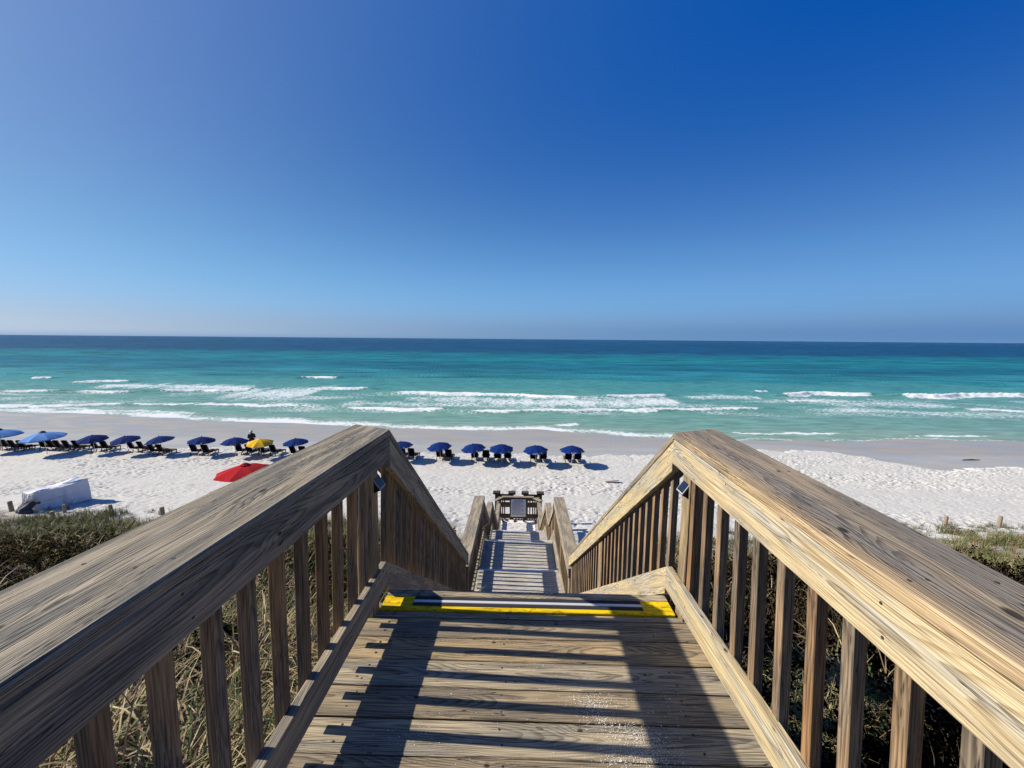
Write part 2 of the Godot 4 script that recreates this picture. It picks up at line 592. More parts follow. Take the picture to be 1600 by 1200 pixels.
func build_sand() -> void:
	var xs := PackedFloat32Array()
	steps(-420, -80, 10, xs)
	steps(-80, -46, 0.25, xs)
	steps(-46, 44, 0.095, xs)
	steps(44, 74, 0.3, xs)
	steps(74, 421, 10, xs)
	var ds := PackedFloat32Array()
	steps(-80, 0, 4, ds)
	steps(0, 16, 0.5, ds)
	steps(16, 21, 0.22, ds)
	steps(21, 37.5, 0.1, ds)
	steps(37.5, 42, 0.5, ds)
	var hs := PackedFloat32Array()
	var cols := PackedColorArray()
	hs.resize(xs.size() * ds.size())
	cols.resize(hs.size())
	var white := Vector3(0.455, 0.445, 0.415)
	var litter := Vector3(0.17, 0.135, 0.09)
	var k := 0
	for d in ds:
		for x in xs:
			var y := ground(x, d)
			var shade := 1.0
			if d > 15.0 and absf(x) < 80.0:
				# trampled sand: pits, the rims between them, and bands that a beach rake left smooth
				var amp := sstep(15.0, 20.0, d) * (0.5 + 0.85 * sstep(-0.3, 0.35, n_mid.get_noise_2d(x * 0.22 + 500.0, d * 0.5)))
				var track := sstep(0.12, 0.4, n_mid.get_noise_2d(x * 0.06, d * 2.2 + 300.0))
				var wx := x + n_mid.get_noise_2d(x * 3.0, d * 3.0) * 0.3
				var c := n_pit.get_noise_2d(wx, d * 1.15) + 1.0
				var f := n_fine.get_noise_2d(x, d)
				y += amp * ((-0.09 * (1.0 - sstep(0.10, 0.5, c)) + 0.015) * (1.0 - 0.85 * track) + f * 0.03 * (1.0 - 0.5 * track) + n_mid.get_noise_2d(x, d * 1.4) * 0.05)
				if track > 0.3:
					y -= 0.02 * sin(d * 19.0) * track
			var lit := 1.0 - sstep(16.6, 19.2, d + n_mid.get_noise_2d(x * 0.6, d * 0.6) * 3.4 + (1.6 if x > 0.0 else 0.0))
			var n1 := n_mid.get_noise_2d(x * 1.7, d * 1.7 + 90.0)
			var c2 := white.lerp(litter, clampf(lit * (0.85 + n1 * 0.5), 0.0, 1.0)) * (1.0 + n1 * 0.06)
			var edge := along(dry_edge, x) + n_mid.get_noise_2d(x * 0.35, 7.0) * 1.3 + n_fine.get_noise_2d(x * 0.6, 3.0) * 0.5 - d
			if edge < 0.9:
				var t := sstep(-0.5, 0.9, edge)
				y = lerpf(wet_y(x, d) - 0.06, y, t)
				c2 = c2.lerp(Vector3(0.46, 0.435, 0.40), (1.0 - t) * 0.6)
			hs[k] = y
			cols[k] = Color(c2.x, c2.y, c2.z)
			k += 1
	structure("beach_sand", grid_mesh(xs, ds, hs, cols), mats["sand"])


func build_wet_sand() -> void:
	var xs := PackedFloat32Array()
	steps(-420, -100, 8, xs)
	steps(-100, 90, 0.5, xs)
	steps(90, 421, 8, xs)
	var ds := PackedFloat32Array()
	steps(29, 60, 0.3, ds)
	var hs := PackedFloat32Array()
	var cols := PackedColorArray()
	for d in ds:
		for x in xs:
			var a := along(dry_edge, x)
			var b := along(shore_line, x)
			var t := (d - a) / (b - a)
			hs.append(wet_y(x, d) + n_low.get_noise_2d(x, d * 2.0) * 0.015)
			var wet := sstep(0.12, 0.5, t + n_mid.get_noise_2d(x * 0.12, d * 0.35) * 0.28)
			if x > 22.0:
				wet *= sstep(0.35, 0.55, t + n_low.get_noise_2d(x, d) * 0.1)
			var c := Vector3(0.345, 0.325, 0.285).lerp(Vector3(0.305, 0.275, 0.23), wet)
			c *= 1.0 + n_mid.get_noise_2d(x * 0.4, d * 1.3) * 0.07
			cols.append(Color(c.x, c.y, c.z))
	structure("wet_sand", grid_mesh(xs, ds, hs, cols, [-100.0, 29.0, 40.0, 40.0]), mats["wet"])


# ============================================================ sea

func sea_color(x: float, d: float) -> Vector3:
	# sand bars and depth: pale green by the shore, turquoise, then navy far out
	var s := along(shore_line, x)
	var e := d - s
	var n := n_low.get_noise_2d(x * 0.35, d * 0.9)
	e += n * 7.0 * sstep(0.0, 60.0, e) + n * e * 0.12
	var c := Vector3(0.18, 0.27, 0.22)
	for q in sea_tones:
		if e < q[1]:
			return c.lerp(q[2], sstep(q[0], q[1], e)) if e > q[0] else c
		c = q[2]
	return c


func build_sea() -> void:
	# breakers: x0, d0, x1, d1, reach shoreward, reach seaward, foam, crest height
	var br := [
		[-101.7, 72.1, -92.0, 73.5, 0.8, 1.5, 1.0, 0.35], [-127.0, 96.6, -122.0, 97.0, 1.0, 2.0, 1.0, 0.4],
		[-106.4, 88.3, -94.7, 90.0, 0.8, 1.6, 1.0, 0.4], [-95.0, 84.0, -58.0, 82.0, 5.0, 4.0, 0.64, 0.1],
		[-73.5, 75.4, -56.2, 78.0, 0.8, 3.2, 1.0, 0.4], [-89.0, 72.3, -76.0, 74.0, 0.7, 1.6, 0.85, 0.35],
		[-84.0, 57.0, -64.0, 59.2, 0.8, 2.2, 1.0, 0.25], [-64.0, 59.5, -52.0, 60.3, 0.5, 1.0, 0.9, 0.2],
		[-53.0, 60.4, -34.0, 61.0, 0.5, 1.1, 0.95, 0.25], [-60.7, 103.0, -50.0, 104.0, 1.0, 2.4, 0.95, 0.5],
		[-58.0, 74.5, -41.0, 74.0, 9.0, 9.0, 0.66, 0.05], [-45.5, 81.5, -32.7, 82.8, 0.9, 2.2, 1.0, 0.4],
		[-28.2, 59.1, -11.2, 58.6, 0.7, 1.5, 1.0, 0.3], [-26.3, 77.3, 11.4, 73.3, 1.0, 2.6, 1.0, 0.45],
		[-22.0, 71.0, -2.0, 69.0, 4.0, 4.0, 0.58, 0.0], [-6.0, 66.5, 30.0, 69.5, 5.5, 5.0, 0.68, 0.05],
		[-8.6, 58.2, 22.0, 60.0, 0.5, 1.2, 0.95, 0.3], [20.0, 59.8, 40.5, 63.4, 0.5, 1.1, 0.95, 0.3],
		[16.2, 75.2, 29.9, 77.3, 0.8, 1.8, 1.0, 0.4], [51.2, 84.5, 54.6, 84.8, 0.7, 1.3, 1.0, 0.4],
		[54.0, 79.9, 73.7, 82.0, 1.3, 2.6, 1.25, 0.6], [48.6, 72.2, 57.3, 72.1, 0.4, 0.9, 1.0, 0.2],
		[77.8, 79.6, 107.0, 82.1, 1.6, 2.8, 1.25, 0.7], [73.0, 63.6, 92.0, 64.2, 0.6, 1.6, 0.8, 0.25],
		[54.0, 70.0, 78.0, 69.5, 4.0, 4.0, 0.52, 0.0], [32.0, 76.0, 48.0, 75.0, 2.5, 3.5, 0.55, 0.1],
		[4.4, 49.2, 8.0, 49.8, 0.5, 1.0, 0.9, 0.12], [25.5, 46.3, 40.0, 46.5, 0.3, 0.55, 0.95, 0.08],
		[45.5, 45.4, 57.0, 46.1, 0.3, 0.55, 0.95, 0.08], [-72.0, 56.2, -46.0, 53.6, 0.5, 0.9, 0.62, 0.1],
		[64.0, 60.5, 66.0, 60.6, 0.25, 0.3, 0.9, 0.0], [70.0, 58.4, 73.5, 58.3, 0.25, 0.3, 0.9, 0.0], [-32.0, 64.0, -6.0, 64.0, 3.0, 3.0, 0.5, 0.0],
	]
	var x0 := -140.0
	var d0 := 41.0
	var wx := 260.0
	var wd := 68.0
	var tw := 2048
	var th := 1024
	var field := PackedFloat32Array()
	field.resize(tw * th)
	var xs := PackedFloat32Array()
	steps(x0, x0 + wx + 0.1, 0.5, xs)
	var ds := PackedFloat32Array()
	steps(d0, d0 + wd + 0.1, 0.25, ds)
	var hs := PackedFloat32Array()
	hs.resize(xs.size() * ds.size())
	var nw := noise(41, 1.0, 2)
	for j in ds.size():
		for i in xs.size():
			var e: float = ds[j] - along(shore_line, xs[i])
			var k := sstep(1.0, 12.0, e)
			hs[j * xs.size() + i] = -0.9 + k * (nw.get_noise_2d(xs[i] * 0.05, ds[j] * 0.28) * 0.16 + nw.get_noise_2d(xs[i] * 0.3 + 50.0, ds[j] * 0.9) * 0.05) + (1.0 - k) * nw.get_noise_2d(xs[i] * 0.09, ds[j] * 0.3) * 0.05
	for b in br:
		var len: float = b[2] - b[0]
		for i in range(maxi(0, int((b[0] - x0) / wx * tw)), mini(tw, int((b[2] - x0) / wx * tw))):
			var x := x0 + wx * i / tw
			var t: float = (x - b[0]) / len
			var taper := minf(1.0, minf(t, 1.0 - t) * maxf(4.0, len / 2.5))
			taper = pow(maxf(taper, 0.0), 0.6) * (0.75 + 0.5 * nw.get_noise_2d(x * 0.25, b[1] * 7.0))
			var dc: float = lerpf(b[1], b[3], t) + nw.get_noise_2d(x * 0.07, b[1] * 3.0) * minf(1.6, b[5]) + nw.get_noise_2d(x * 0.5, b[1]) * 0.25
			var lo: float = b[4] * (0.4 + 0.6 * taper) * (1.1 + 0.6 * nw.get_noise_2d(x * 0.6, b[1] + 30.0))
			var hi: float = b[5] * (0.4 + 0.6 * taper) * (1.35 + 1.1 * nw.get_noise_2d(x * 0.33, b[1] + 60.0))
			for j in range(maxi(0, int((dc - lo - d0) / wd * th)), mini(th, int((dc + hi - d0) / wd * th) + 1)):
				var dd := d0 + wd * j / th - dc
				var q := 1.0 - (dd / hi if dd > 0 else -dd / lo)
				if q > 0:
					var v: float = b[6] * pow(q, 0.6 if b[6] > 0.7 else 0.35) * minf(1.0, taper * 1.5)
					field[j * tw + i] = maxf(field[j * tw + i], v)
		if b[7] > 0:
			for i in xs.size():
				var t: float = (xs[i] - b[0]) / len
				if t < -0.25 or t > 1.25:
					continue
				var dc: float = lerpf(b[1], b[3], t) + nw.get_noise_2d(xs[i] * 0.07, b[1] * 3.0) * minf(1.6, b[5]) + nw.get_noise_2d(xs[i] * 0.5, b[1]) * 0.25
				var tp := sstep(-0.25, 0.1, t) * (1.0 - sstep(0.9, 1.25, t))
				for j in range(maxi(0, int((dc - 2.5 - d0) / 0.25)), mini(ds.size(), int((dc + 6.0 - d0) / 0.25))):
					var dd := ds[j] - dc - 0.3
					var g := exp(-dd * dd / (0.35 if dd < 0 else 3.2))
					var lump := 0.0
					if g > 0.4 and b[6] > 0.7:
						lump = n_fine.get_noise_2d(xs[i] * 0.9, ds[j] * 1.2) * 0.16
					hs[j * xs.size() + i] += b[7] * tp * g * (1.0 + lump * 2.0)
	# colour picture of the surf: water, and foam where the field and a lacy noise exceed the threshold
	var lace := noise(61, 1.0, 3)
	lace.fractal_type = FastNoiseLite.FRACTAL_RIDGED
	var clump := noise(62, 1.0, 3)
	var streak := noise(63, 1.0, 2)
	var px := PackedByteArray()
	px.resize(tw * th * 3)
	var q := 0
	var row := []
	var cell := 16
	for j in th:
		var d := d0 + wd * j / th
		if j % 8 == 0:
			row = []
			for i in range(0, tw + cell + 1, cell):
				row.append(sea_color(x0 + wx * i / tw, d))
		for i in tw:
			var f := i % cell
			var a: Vector3 = row[i / cell]
			var b2: Vector3 = row[i / cell + 1]
			var c := a.lerp(b2, float(f) / cell)
			var x := x0 + wx * i / tw
			var v := field[q]
			c *= 1.0 + 0.30 * streak.get_noise_2d(x * 0.16, d * 0.9) + 0.16 * streak.get_noise_2d(x * 0.6 + 40.0, d * 2.4)
			var foam := 0.0
			if f == 0 or v > 0.0 or d < 58.0:
				var e := d - along(shore_line, x) - clump.get_noise_2d(x * 0.12, 5.0) * 1.1
				if e < 4.5:
					var sh := (1.3 - absf(e - 0.9) / (1.5 if x > -20.0 else 2.2)) * (0.72 + 0.55 * clump.get_noise_2d(x * 0.11, 80.0)) if x < 22.0 else (0.55 - absf(e - 0.3) / 0.8)
					v = maxf(v, sh)
			if d > 54.0 and d < 80.0:
				# thin lace left behind by earlier waves
				v = maxf(v, (0.20 + 0.5 * clump.get_noise_2d(x * 0.045 + 9.0, d * 0.11)) * sstep(54.0, 58.0, d) * (1.0 - sstep(74.0, 80.0, d)))
			if v > 0.1:
				var m := lace.get_noise_2d(x * 0.75, d * 1.1) * 0.5 + clump.get_noise_2d(x * 1.6, d * 2.2) * 0.35
				foam = sstep(0.34, 0.88, v + m * 0.8) * 0.97
			if foam > 0:
				c = c.lerp(Vector3(0.64, 0.66, 0.66), foam)
			var col := Color(c.x, c.y, c.z).linear_to_srgb()
			px[q * 3] = int(col.r * 255)
			px[q * 3 + 1] = int(col.g * 255)
			px[q * 3 + 2] = int(col.b * 255)
			q += 1
	var tex := ImageTexture.create_from_image(Image.create_from_data(tw, th, false, Image.FORMAT_RGB8, px))
	var ms: StandardMaterial3D = mats["water"]
	ms.albedo_texture = tex
	ms.normal_enabled = false
	structure("surf_water", grid_mesh(xs, ds, hs, PackedColorArray(), [x0, d0, wx, wd]), ms)
	# open sea to the horizon: rows get longer with distance
	var fx := PackedFloat32Array()
	var fd := PackedFloat32Array()
	var inv := 1.0 / 56.0
	var rows := 170
	for j in rows:
		fd.append(1.0 / lerpf(inv, 1.0 / 28000.0, float(j) / (rows - 1)))
	var nxs := 420
	var fh := PackedFloat32Array()
	var fc := PackedColorArray()
	# a fan: x grows with d, so that the sheet covers the whole view
	var v := PackedVector3Array()
	var nr := PackedVector3Array()
	var uv := PackedVector2Array()
	var idx := PackedInt32Array()
	var sw := noise(71, 1.0, 3)
	for j in rows:
		var d := fd[j]
		var step := 240.0 / nxs * d / 109.0
		for i in nxs + 1:
			var s := float(i) / nxs * 2.0 - 1.0
			var x := s * (d * 2.4 + 30.0)
			v.append(Vector3(x, -0.92 - 0.4 * (1.0 - sstep(108.2, 111.0, d)), -d))
			nr.append(Vector3.UP)
			uv.append(Vector2(x, d) / 14.0)
			var c := sea_color(x, d)
			var m := sw.get_noise_2d(x * 0.045, d * 0.22) * (1.0 - sstep(250.0, 900.0, d)) + sw.get_noise_2d(x * 0.012 + 99.0, d * 0.05) * 0.8
			c *= clampf(1.0 + m * 0.6, 0.45, 1.7)
			fc.append(Color(c.x, c.y, c.z))
	for j in rows - 1:
		for i in nxs:
			var a := j * (nxs + 1) + i
			idx.append_array([a, a + nxs + 1, a + nxs + 2, a, a + nxs + 2, a + 1])
	var arr := []
	arr.resize(Mesh.ARRAY_MAX)
	arr[Mesh.ARRAY_VERTEX] = v
	arr[Mesh.ARRAY_NORMAL] = nr
	arr[Mesh.ARRAY_COLOR] = fc
	arr[Mesh.ARRAY_TEX_UV] = uv
	arr[Mesh.ARRAY_INDEX] = idx
	var am := ArrayMesh.new()
	am.add_surface_from_arrays(Mesh.PRIMITIVE_TRIANGLES, arr)
	structure("sea", am, mats["water_far"])


# ============================================================ boardwalk

# One railing run between two plumb ends. xk: inner face of the kick board, xt: inner face of the top board, xo: outer edge of the cap,
# y: deck line, each given at d0 and d1; out is -1 (left) or +1 (right).
func rail_run(root: Node3D, out: float, d0: float, d1: float, y0: float, y1: float, xk: Array, xt: Array, xo: Array, look: Dictionary, dk := 0.0, top := 1.045, spacing := 0.14, first := 0.07) -> void:
	var pl := sqrt(1.0 + pow((y1 - y0) / (d1 - d0), 2.0))
	var o := Vector3(out, 0, 0)
	var up := Vector3.UP * pl
	# cap: outer corner at the far end may run on by dk
	var a := P(xt[0] , y0 + top - 0.019 * pl, d0)
	var b := P(xt[1], y1 + top - 0.019 * pl, d1)
	var w0: float = absf(xo[0] - xt[0])
	var w1: float = absf(xo[1] - xt[1])
	var skew := Vector3(0, (y1 - y0) / (d1 - d0) * dk, -dk)
	var s0 := o * w0 * 0.5 + (skew * 0.5 if look.get("skew0", false) else Vector3.ZERO)
	var s1 := o * w1 * 0.5 + (skew * 0.5 if look.get("skew1", false) else Vector3.ZERO)
	part("cap_board", beam_mesh(a + s0, b + s1, s0, up * 0.019, 0.006, look.cap_off, Vector2(3.7, 0.41), maxi(1, int(d1 - d0) * 5), 0.0012, s1, null), mats[look.cap], root)
	# top board, under the cap's inner edge, and kick board
	var tk := 0.019
	a = P(xt[0] + out * (tk + 0.003), y0 + top - (0.038 + 0.07) * pl - 0.001, d0)
	b = P(xt[1] + out * (tk + 0.003), y1 + top - (0.038 + 0.07) * pl - 0.001, d1)
	part("top_board", beam_mesh(a, b, o * tk, up * 0.07, 0.004, look.top_off, Vector2(3.7, 0.31), maxi(1, int(d1 - d0) * 4), 0.001), mats[look.top], root)
	a = P(xk[0] + out * tk, y0 + 0.235 - 0.07 * pl, d0)
	b = P(xk[1] + out * tk, y1 + 0.235 - 0.07 * pl, d1)
	part("kick_board", beam_mesh(a, b, o * tk, up * 0.07, 0.004, Vector2(rng.randf(), 0.5 * (rng.randi() % 2)), Vector2(3.7, 0.31), maxi(1, int(d1 - d0) * 4), 0.001), mats[look.kick], root)
	var heads := begin()
	var sd := d0 + 0.06
	while sd < d1 - 0.02:
		var t := (sd - d0) / (d1 - d0)
		var yy := lerpf(y0, y1, t)
		var xa := lerpf(xt[0], xt[1], t)
		var xb := lerpf(xo[0], xo[1], t)
		var nrm := Vector3(0, d1 - d0, -(y0 - y1)).normalized()
		for w in [0.15, 0.32, 0.8]:
			var at := P(lerpf(xa, xb, w + rng.randf_range(-0.04, 0.04)), yy + top, sd + rng.randf_range(-0.02, 0.02))
			rod(heads, at - nrm * 0.004, at + nrm * 0.0008, 0.005, 0.0045, 7)
		for hgt in [top - 0.038 * pl - 0.03, top - 0.038 * pl - 0.105]:
			var at := P(xa + out * 0.003, yy + hgt, sd + rng.randf_range(-0.015, 0.015))
			rod(heads, at + o * 0.004, at - o * 0.0008, 0.0045, 0.004, 7)
		var ak := P(lerpf(xk[0], xk[1], t), yy + 0.18, sd + 0.01)
		rod(heads, ak + o * 0.004, ak - o * 0.0008, 0.0045, 0.004, 7)
		sd += 0.72
	part("screws", heads.commit(), mats["rust"], root).set_meta("kind", "stuff")
	# balusters: square bars nailed to the outside of both boards; four cuts of wood shared by all
	var kinds: Array = look.bal
	var h := top - 0.05 - 0.06
	var meshes := []
	for i in 4:
		meshes.append(beam_mesh(Vector3(0, 0, 0), Vector3(0, h, 0), Vector3(0.019, 0, 0), Vector3(0, 0, 0.019), 0.002, roff(), Vector2(1.05, 0.32)))
	var d := d0 + first
	var i := 0
	while d < d1 - 0.03:
		var t := (d - d0) / (d1 - d0)
		var skip := false
		for pd in look.get("posts", []):
			if absf(pd - d) < 0.06:
				skip = true
		if not skip:
			var y := lerpf(y0, y1, t)
			var bx := lerpf(xk[0], xk[1], t) + out * 0.058
			var tx := lerpf(xt[0], xt[1], t) + out * 0.061
			var m := part("baluster", meshes[rng.randi() % 4], mats[kinds[rng.randi() % kinds.size()]], root)
			var dir := Vector3(tx - bx, h, 0).normalized()
			var sx := Vector3(1, 0, 0)
			m.transform = Transform3D(Basis(Vector3(dir.y, -dir.x, 0), dir, Vector3(0, 0, 1)).rotated(Vector3.UP, 0.0), P(bx, y + 0.06 + rng.randf_range(-0.008, 0.008), d + rng.randf_range(-0.006, 0.006)))
			if rng.randf() < 0.5:
				m.transform = m.transform * Transform3D(Basis(Vector3.UP, PI * 0.5), Vector3.ZERO)
		d += spacing
		i += 1
	for pd in look.get("posts", []):
		var t: float = (pd - d0) / (d1 - d0)
		var y := lerpf(y0, y1, t)
		var bx := lerpf(xk[0], xk[1], t) + out * 0.085
		var tx := lerpf(xt[0], xt[1], t) + out * 0.088
		part("post", beam_mesh(P(bx, y - 0.9, pd), P(tx, y + top - 0.045 * pl, pd), Vector3(0.0445, 0, 0), Vector3(0, 0, 0.0445), 0.005, roff(), Vector2(3.7, 0.41)), mats[look.get("post", "post")], root)


func boards(root: Node3D, d0: float, d1: float, y: float, xl: float, xr: float, pitch: float, names: Array, gap := 0.006) -> void:
	var n := int(round((d1 - d0) / pitch))
	for i in n:
		var a := d0 + (d1 - d0) * i / n
		var w := (d1 - d0) / n - gap
		var dy := rng.randf_range(-0.0025, 0.0015)
		var off := Vector2(rng.randf(), 0.25 * (rng.randi() % 4) - 0.068)
		part("deck_board", beam_mesh(P(xl + rng.randf_range(-0.012, 0.012), y - 0.019 + dy, a + w * 0.5), P(xr + rng.randf_range(-0.012, 0.012), y - 0.019 + dy + rng.randf_range(-0.002, 0.002), a + w * 0.5), Vector3(0, 0, w * 0.5), Vector3(0, 0.019, 0), 0.004, off, Vector2(2.05, 0.62), 6, 0.0012), mats[names[rng.randi() % names.size()]], root)


func stair(root: Node3D, d0: float, d1: float, y0: float, y1: float, xl: float, xr: float) -> void:
	var n := int(round((y0 - y1) / 0.19))
	var run := (d1 - d0) / n
	var rise := (y0 - y1) / n
	for i in range(1, n):
		part("tread", beam_mesh(P(xl, y0 - rise * i - 0.019, d0 + run * (i - 0.5)), P(xr, y0 - rise * i - 0.019, d0 + run * (i - 0.5)), Vector3(0, 0, run * 0.5), Vector3(0, 0.019, 0), 0.004, roff(), Vector2(2.05, 0.62)), mats["deck_b"], root)
	for x in [xl + 0.02, (xl + xr) * 0.5, xr - 0.02]:
		part("stringer", beam_mesh(P(x, y0 - 0.24, d0), P(x, y1 - 0.04 - 0.2, d1), Vector3(0.019, 0, 0), Vector3(0, 0.12, 0), 0.003, roff(), Vector2(3.7, 0.41)), mats["old"], root)


func build_landing() -> void:
	# --- deck
	var deck := thing("landing_deck", Vector3.ZERO, "weathered grey brown plank deck at the top, in front of the yellow stair edge", "deck")
	var edges := [2.045, 2.0, 1.857, 1.711, 1.563, 1.419, 1.275]
	for i in 16:
		edges.append(1.275 - 0.146 * (i + 1))
	var names := ["deck_a", "deck_b", "deck_c", "deck_a", "deck_b"]
	for i in edges.size() - 1:
		var d1: float = edges[i]
		var d0: float = edges[i + 1]
		var w := d1 - d0 - 0.006
		var yc := DECK - 0.019 + rng.randf_range(-0.002, 0.0015)
		var tilt := rng.randf_range(-0.003, 0.003)
		part("deck_board", beam_mesh(P(-0.93, yc - tilt, d0 + w * 0.5 + rng.randf_range(-0.002, 0.002)), P(1.03, yc + tilt, d0 + w * 0.5), Vector3(0, 0, w * 0.5), Vector3(0, 0.019, 0), 0.004, Vector2(rng.randf(), 0.25 * (i % 4) - 0.068), Vector2(2.05, 0.62), 8, 0.0012), mats[names[i % 5]], deck)
	for x in [-0.9, -0.3, 0.3, 1.0]:
		part("joist", beam_mesh(P(x, DECK - 0.16, -1.1), P(x, DECK - 0.16, 2.12), Vector3(0.019, 0, 0), Vector3(0, 0.12, 0), 0.003, roff()), mats["old"], deck)
	for x in [-0.95, 1.05]:
		for d in [0.2, 2.0]:
			part("support_post", beam_mesh(P(x, 5.6, d), P(x, DECK - 0.28, d), Vector3(0.07, 0, 0), Vector3(0, 0, 0.07), 0.005, roff()), mats["old"], deck)
	part("rim_joist", beam_mesh(P(-0.88, DECK - 0.16, 2.14), P(0.98, DECK - 0.16, 2.14), Vector3(0, 0, 0.019), Vector3(0, 0.12, 0), 0.003, roff()), mats["old"], deck)
	# yellow painted edge with two grip strips and a bright metal bar
	var nose := part("stair_nosing", beam_mesh(P(-0.80, DECK - 0.004, 2.105), P(0.90, DECK - 0.004, 2.105), Vector3(0, 0, 0.057), Vector3(0, 0.012, 0), 0.003, roff()), mats["yellow_paint"], deck)
	nose.set_meta("label", "yellow painted stair edge with black grip strips and a metal bar")
	part("grip_strip", beam_mesh(P(-0.62, DECK + 0.0095, 2.090), P(0.73, DECK + 0.0095, 2.090), Vector3(0, 0, 0.013), Vector3(0, 0.002, 0), 0.001), mats["grip"], nose)
	part("grip_strip", beam_mesh(P(-0.62, DECK + 0.0095, 2.142), P(0.73, DECK + 0.0095, 2.142), Vector3(0, 0, 0.015), Vector3(0, 0.002, 0), 0.001), mats["grip"], nose)
	part("metal_bar", beam_mesh(P(-0.62, DECK + 0.0105, 2.115), P(0.73, DECK + 0.0105, 2.115), Vector3(0, 0, 0.010), Vector3(0, 0.003, 0), 0.0015), mats["aluminium"], nose)
	part("edge_trim", beam_mesh(P(-0.80, DECK - 0.012, 2.192), P(0.90, DECK - 0.012, 2.192), Vector3(0, 0, 0.029), Vector3(0, 0.022, 0), 0.004, roff(), Vector2(2.05, 0.62)), mats["old"], nose)
	# rusty screw heads, two to each board over every joist
	var heads := begin()
	for i in edges.size() - 1:
		for x in [-0.72, -0.06, 0.72]:
			for t in [0.25, 0.75]:
				var at := P(x + rng.randf_range(-0.015, 0.015), DECK - 0.0005, lerpf(edges[i + 1], edges[i], t) + rng.randf_range(-0.008, 0.008))
				rod(heads, at - Vector3(0, 0.004, 0), at + Vector3(0, 0.0012, 0), 0.0052, 0.0045, 8)
	var screws := part("screws", heads.commit(), mats["rust"], deck)
	screws.set_meta("kind", "stuff")
	# --- railings of the deck
	var bal := ["balu_a", "balu_b", "balu_a", "balu_c", "balu_d"]
	var l := thing("landing_railing", Vector3.ZERO, "left railing of the upper deck, grey cap in sun, inner face in shade", "railing", "boardwalk railings")
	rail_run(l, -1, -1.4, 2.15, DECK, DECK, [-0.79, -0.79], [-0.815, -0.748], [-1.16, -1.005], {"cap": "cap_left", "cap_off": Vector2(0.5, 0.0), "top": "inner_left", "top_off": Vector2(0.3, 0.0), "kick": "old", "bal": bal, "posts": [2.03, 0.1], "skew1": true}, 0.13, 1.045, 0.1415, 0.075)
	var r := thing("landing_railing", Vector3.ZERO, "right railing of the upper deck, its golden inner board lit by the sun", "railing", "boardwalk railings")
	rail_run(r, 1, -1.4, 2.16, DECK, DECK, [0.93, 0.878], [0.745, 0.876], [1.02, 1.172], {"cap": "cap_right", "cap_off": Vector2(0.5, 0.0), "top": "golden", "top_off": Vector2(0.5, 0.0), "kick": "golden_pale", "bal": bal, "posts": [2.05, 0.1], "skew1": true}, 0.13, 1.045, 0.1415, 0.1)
	# --- upper flight
	var f := thing("stair_flight", Vector3.ZERO, "long upper flight of wooden stairs falling away behind the yellow edge", "stairs", "stair flights")
	stair(f, 2.16, 6.85, DECK, 5.06, -0.9, 0.95)
	var yb := DECK - SLOPE * (6.45 - 2.15)
	l = thing("stair_railing", Vector3.ZERO, "left railing of the upper stair flight, shaded inner side toward the steps", "railing", "boardwalk railings")
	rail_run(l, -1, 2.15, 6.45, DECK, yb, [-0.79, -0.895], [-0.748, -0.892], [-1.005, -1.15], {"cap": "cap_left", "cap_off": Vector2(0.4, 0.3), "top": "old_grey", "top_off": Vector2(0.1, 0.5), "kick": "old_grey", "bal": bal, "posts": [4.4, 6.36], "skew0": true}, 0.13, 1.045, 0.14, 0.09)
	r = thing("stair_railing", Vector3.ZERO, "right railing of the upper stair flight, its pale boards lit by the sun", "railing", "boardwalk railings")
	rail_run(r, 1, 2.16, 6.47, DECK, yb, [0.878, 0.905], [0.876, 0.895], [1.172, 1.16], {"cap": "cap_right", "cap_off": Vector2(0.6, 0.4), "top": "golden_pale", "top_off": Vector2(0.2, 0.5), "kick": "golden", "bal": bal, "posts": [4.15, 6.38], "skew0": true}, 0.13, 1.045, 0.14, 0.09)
	# --- solar lights on the corner posts
	for k in 2:
		var side := -1.0 if k == 0 else 1.0
		var x := -0.815 if k == 0 else 0.935
		var s := thing("solar_light", P(x, DECK + 0.77, 2.05), "small square solar light on the corner post of the " + ("left" if k == 0 else "right") + " railing", "light", "solar post lights")
		s.scale = Vector3.ONE * 0.8
		var st := begin()
		var slope := Vector3(-side * 0.5, -0.62, 0).normalized()
		var nrm := Vector3(-side * 0.62, 0.5, 0).normalized()
		var c := Vector3(-side * 0.035, 0.0, 0.0)
		# wedge-shaped case: back flat on the post, lid sloping down toward the walk
		var h := 0.048
		var tb := Vector3(side * 0.004, 0.055, 0)
		var lo := Vector3(-side * 0.066, -0.045, 0)
		var bb := Vector3(side * 0.004, -0.075, 0)
		var z := Vector3(0, 0, 0.045)
		var uv := [Vector2.ZERO, Vector2.RIGHT, Vector2.ONE, Vector2.DOWN]
		quad(st, [tb - z, tb + z, lo + z, lo - z], uv, nrm)
		quad(st, [lo - z, lo + z, bb + z, bb - z], uv, Vector3(-side, -1, 0))
		quad(st, [tb - z, tb + z, bb + z, bb - z], uv, Vector3(side, 0, 0))
		quad(st, [tb + z, lo + z, bb + z, bb + z], uv, Vector3(0, 0, 1))
		quad(st, [tb - z, lo - z, bb - z, bb - z], uv, Vector3(0, 0, -1))
		part("case", st.commit(), mats["black_plastic"], s)
		var mid := (tb + lo) * 0.5
		var sd := (lo - tb).normalized()
		var nn := Vector3(0, 0, 1).cross(sd).normalized()
		if nn.y < 0:
			nn = -nn
		part("frame", beam_mesh(mid - z * 1.08 + nn * 0.004, mid + z * 1.08 + nn * 0.004, sd * 0.056, nn * 0.004, 0.002), mats["white_plastic"], s)
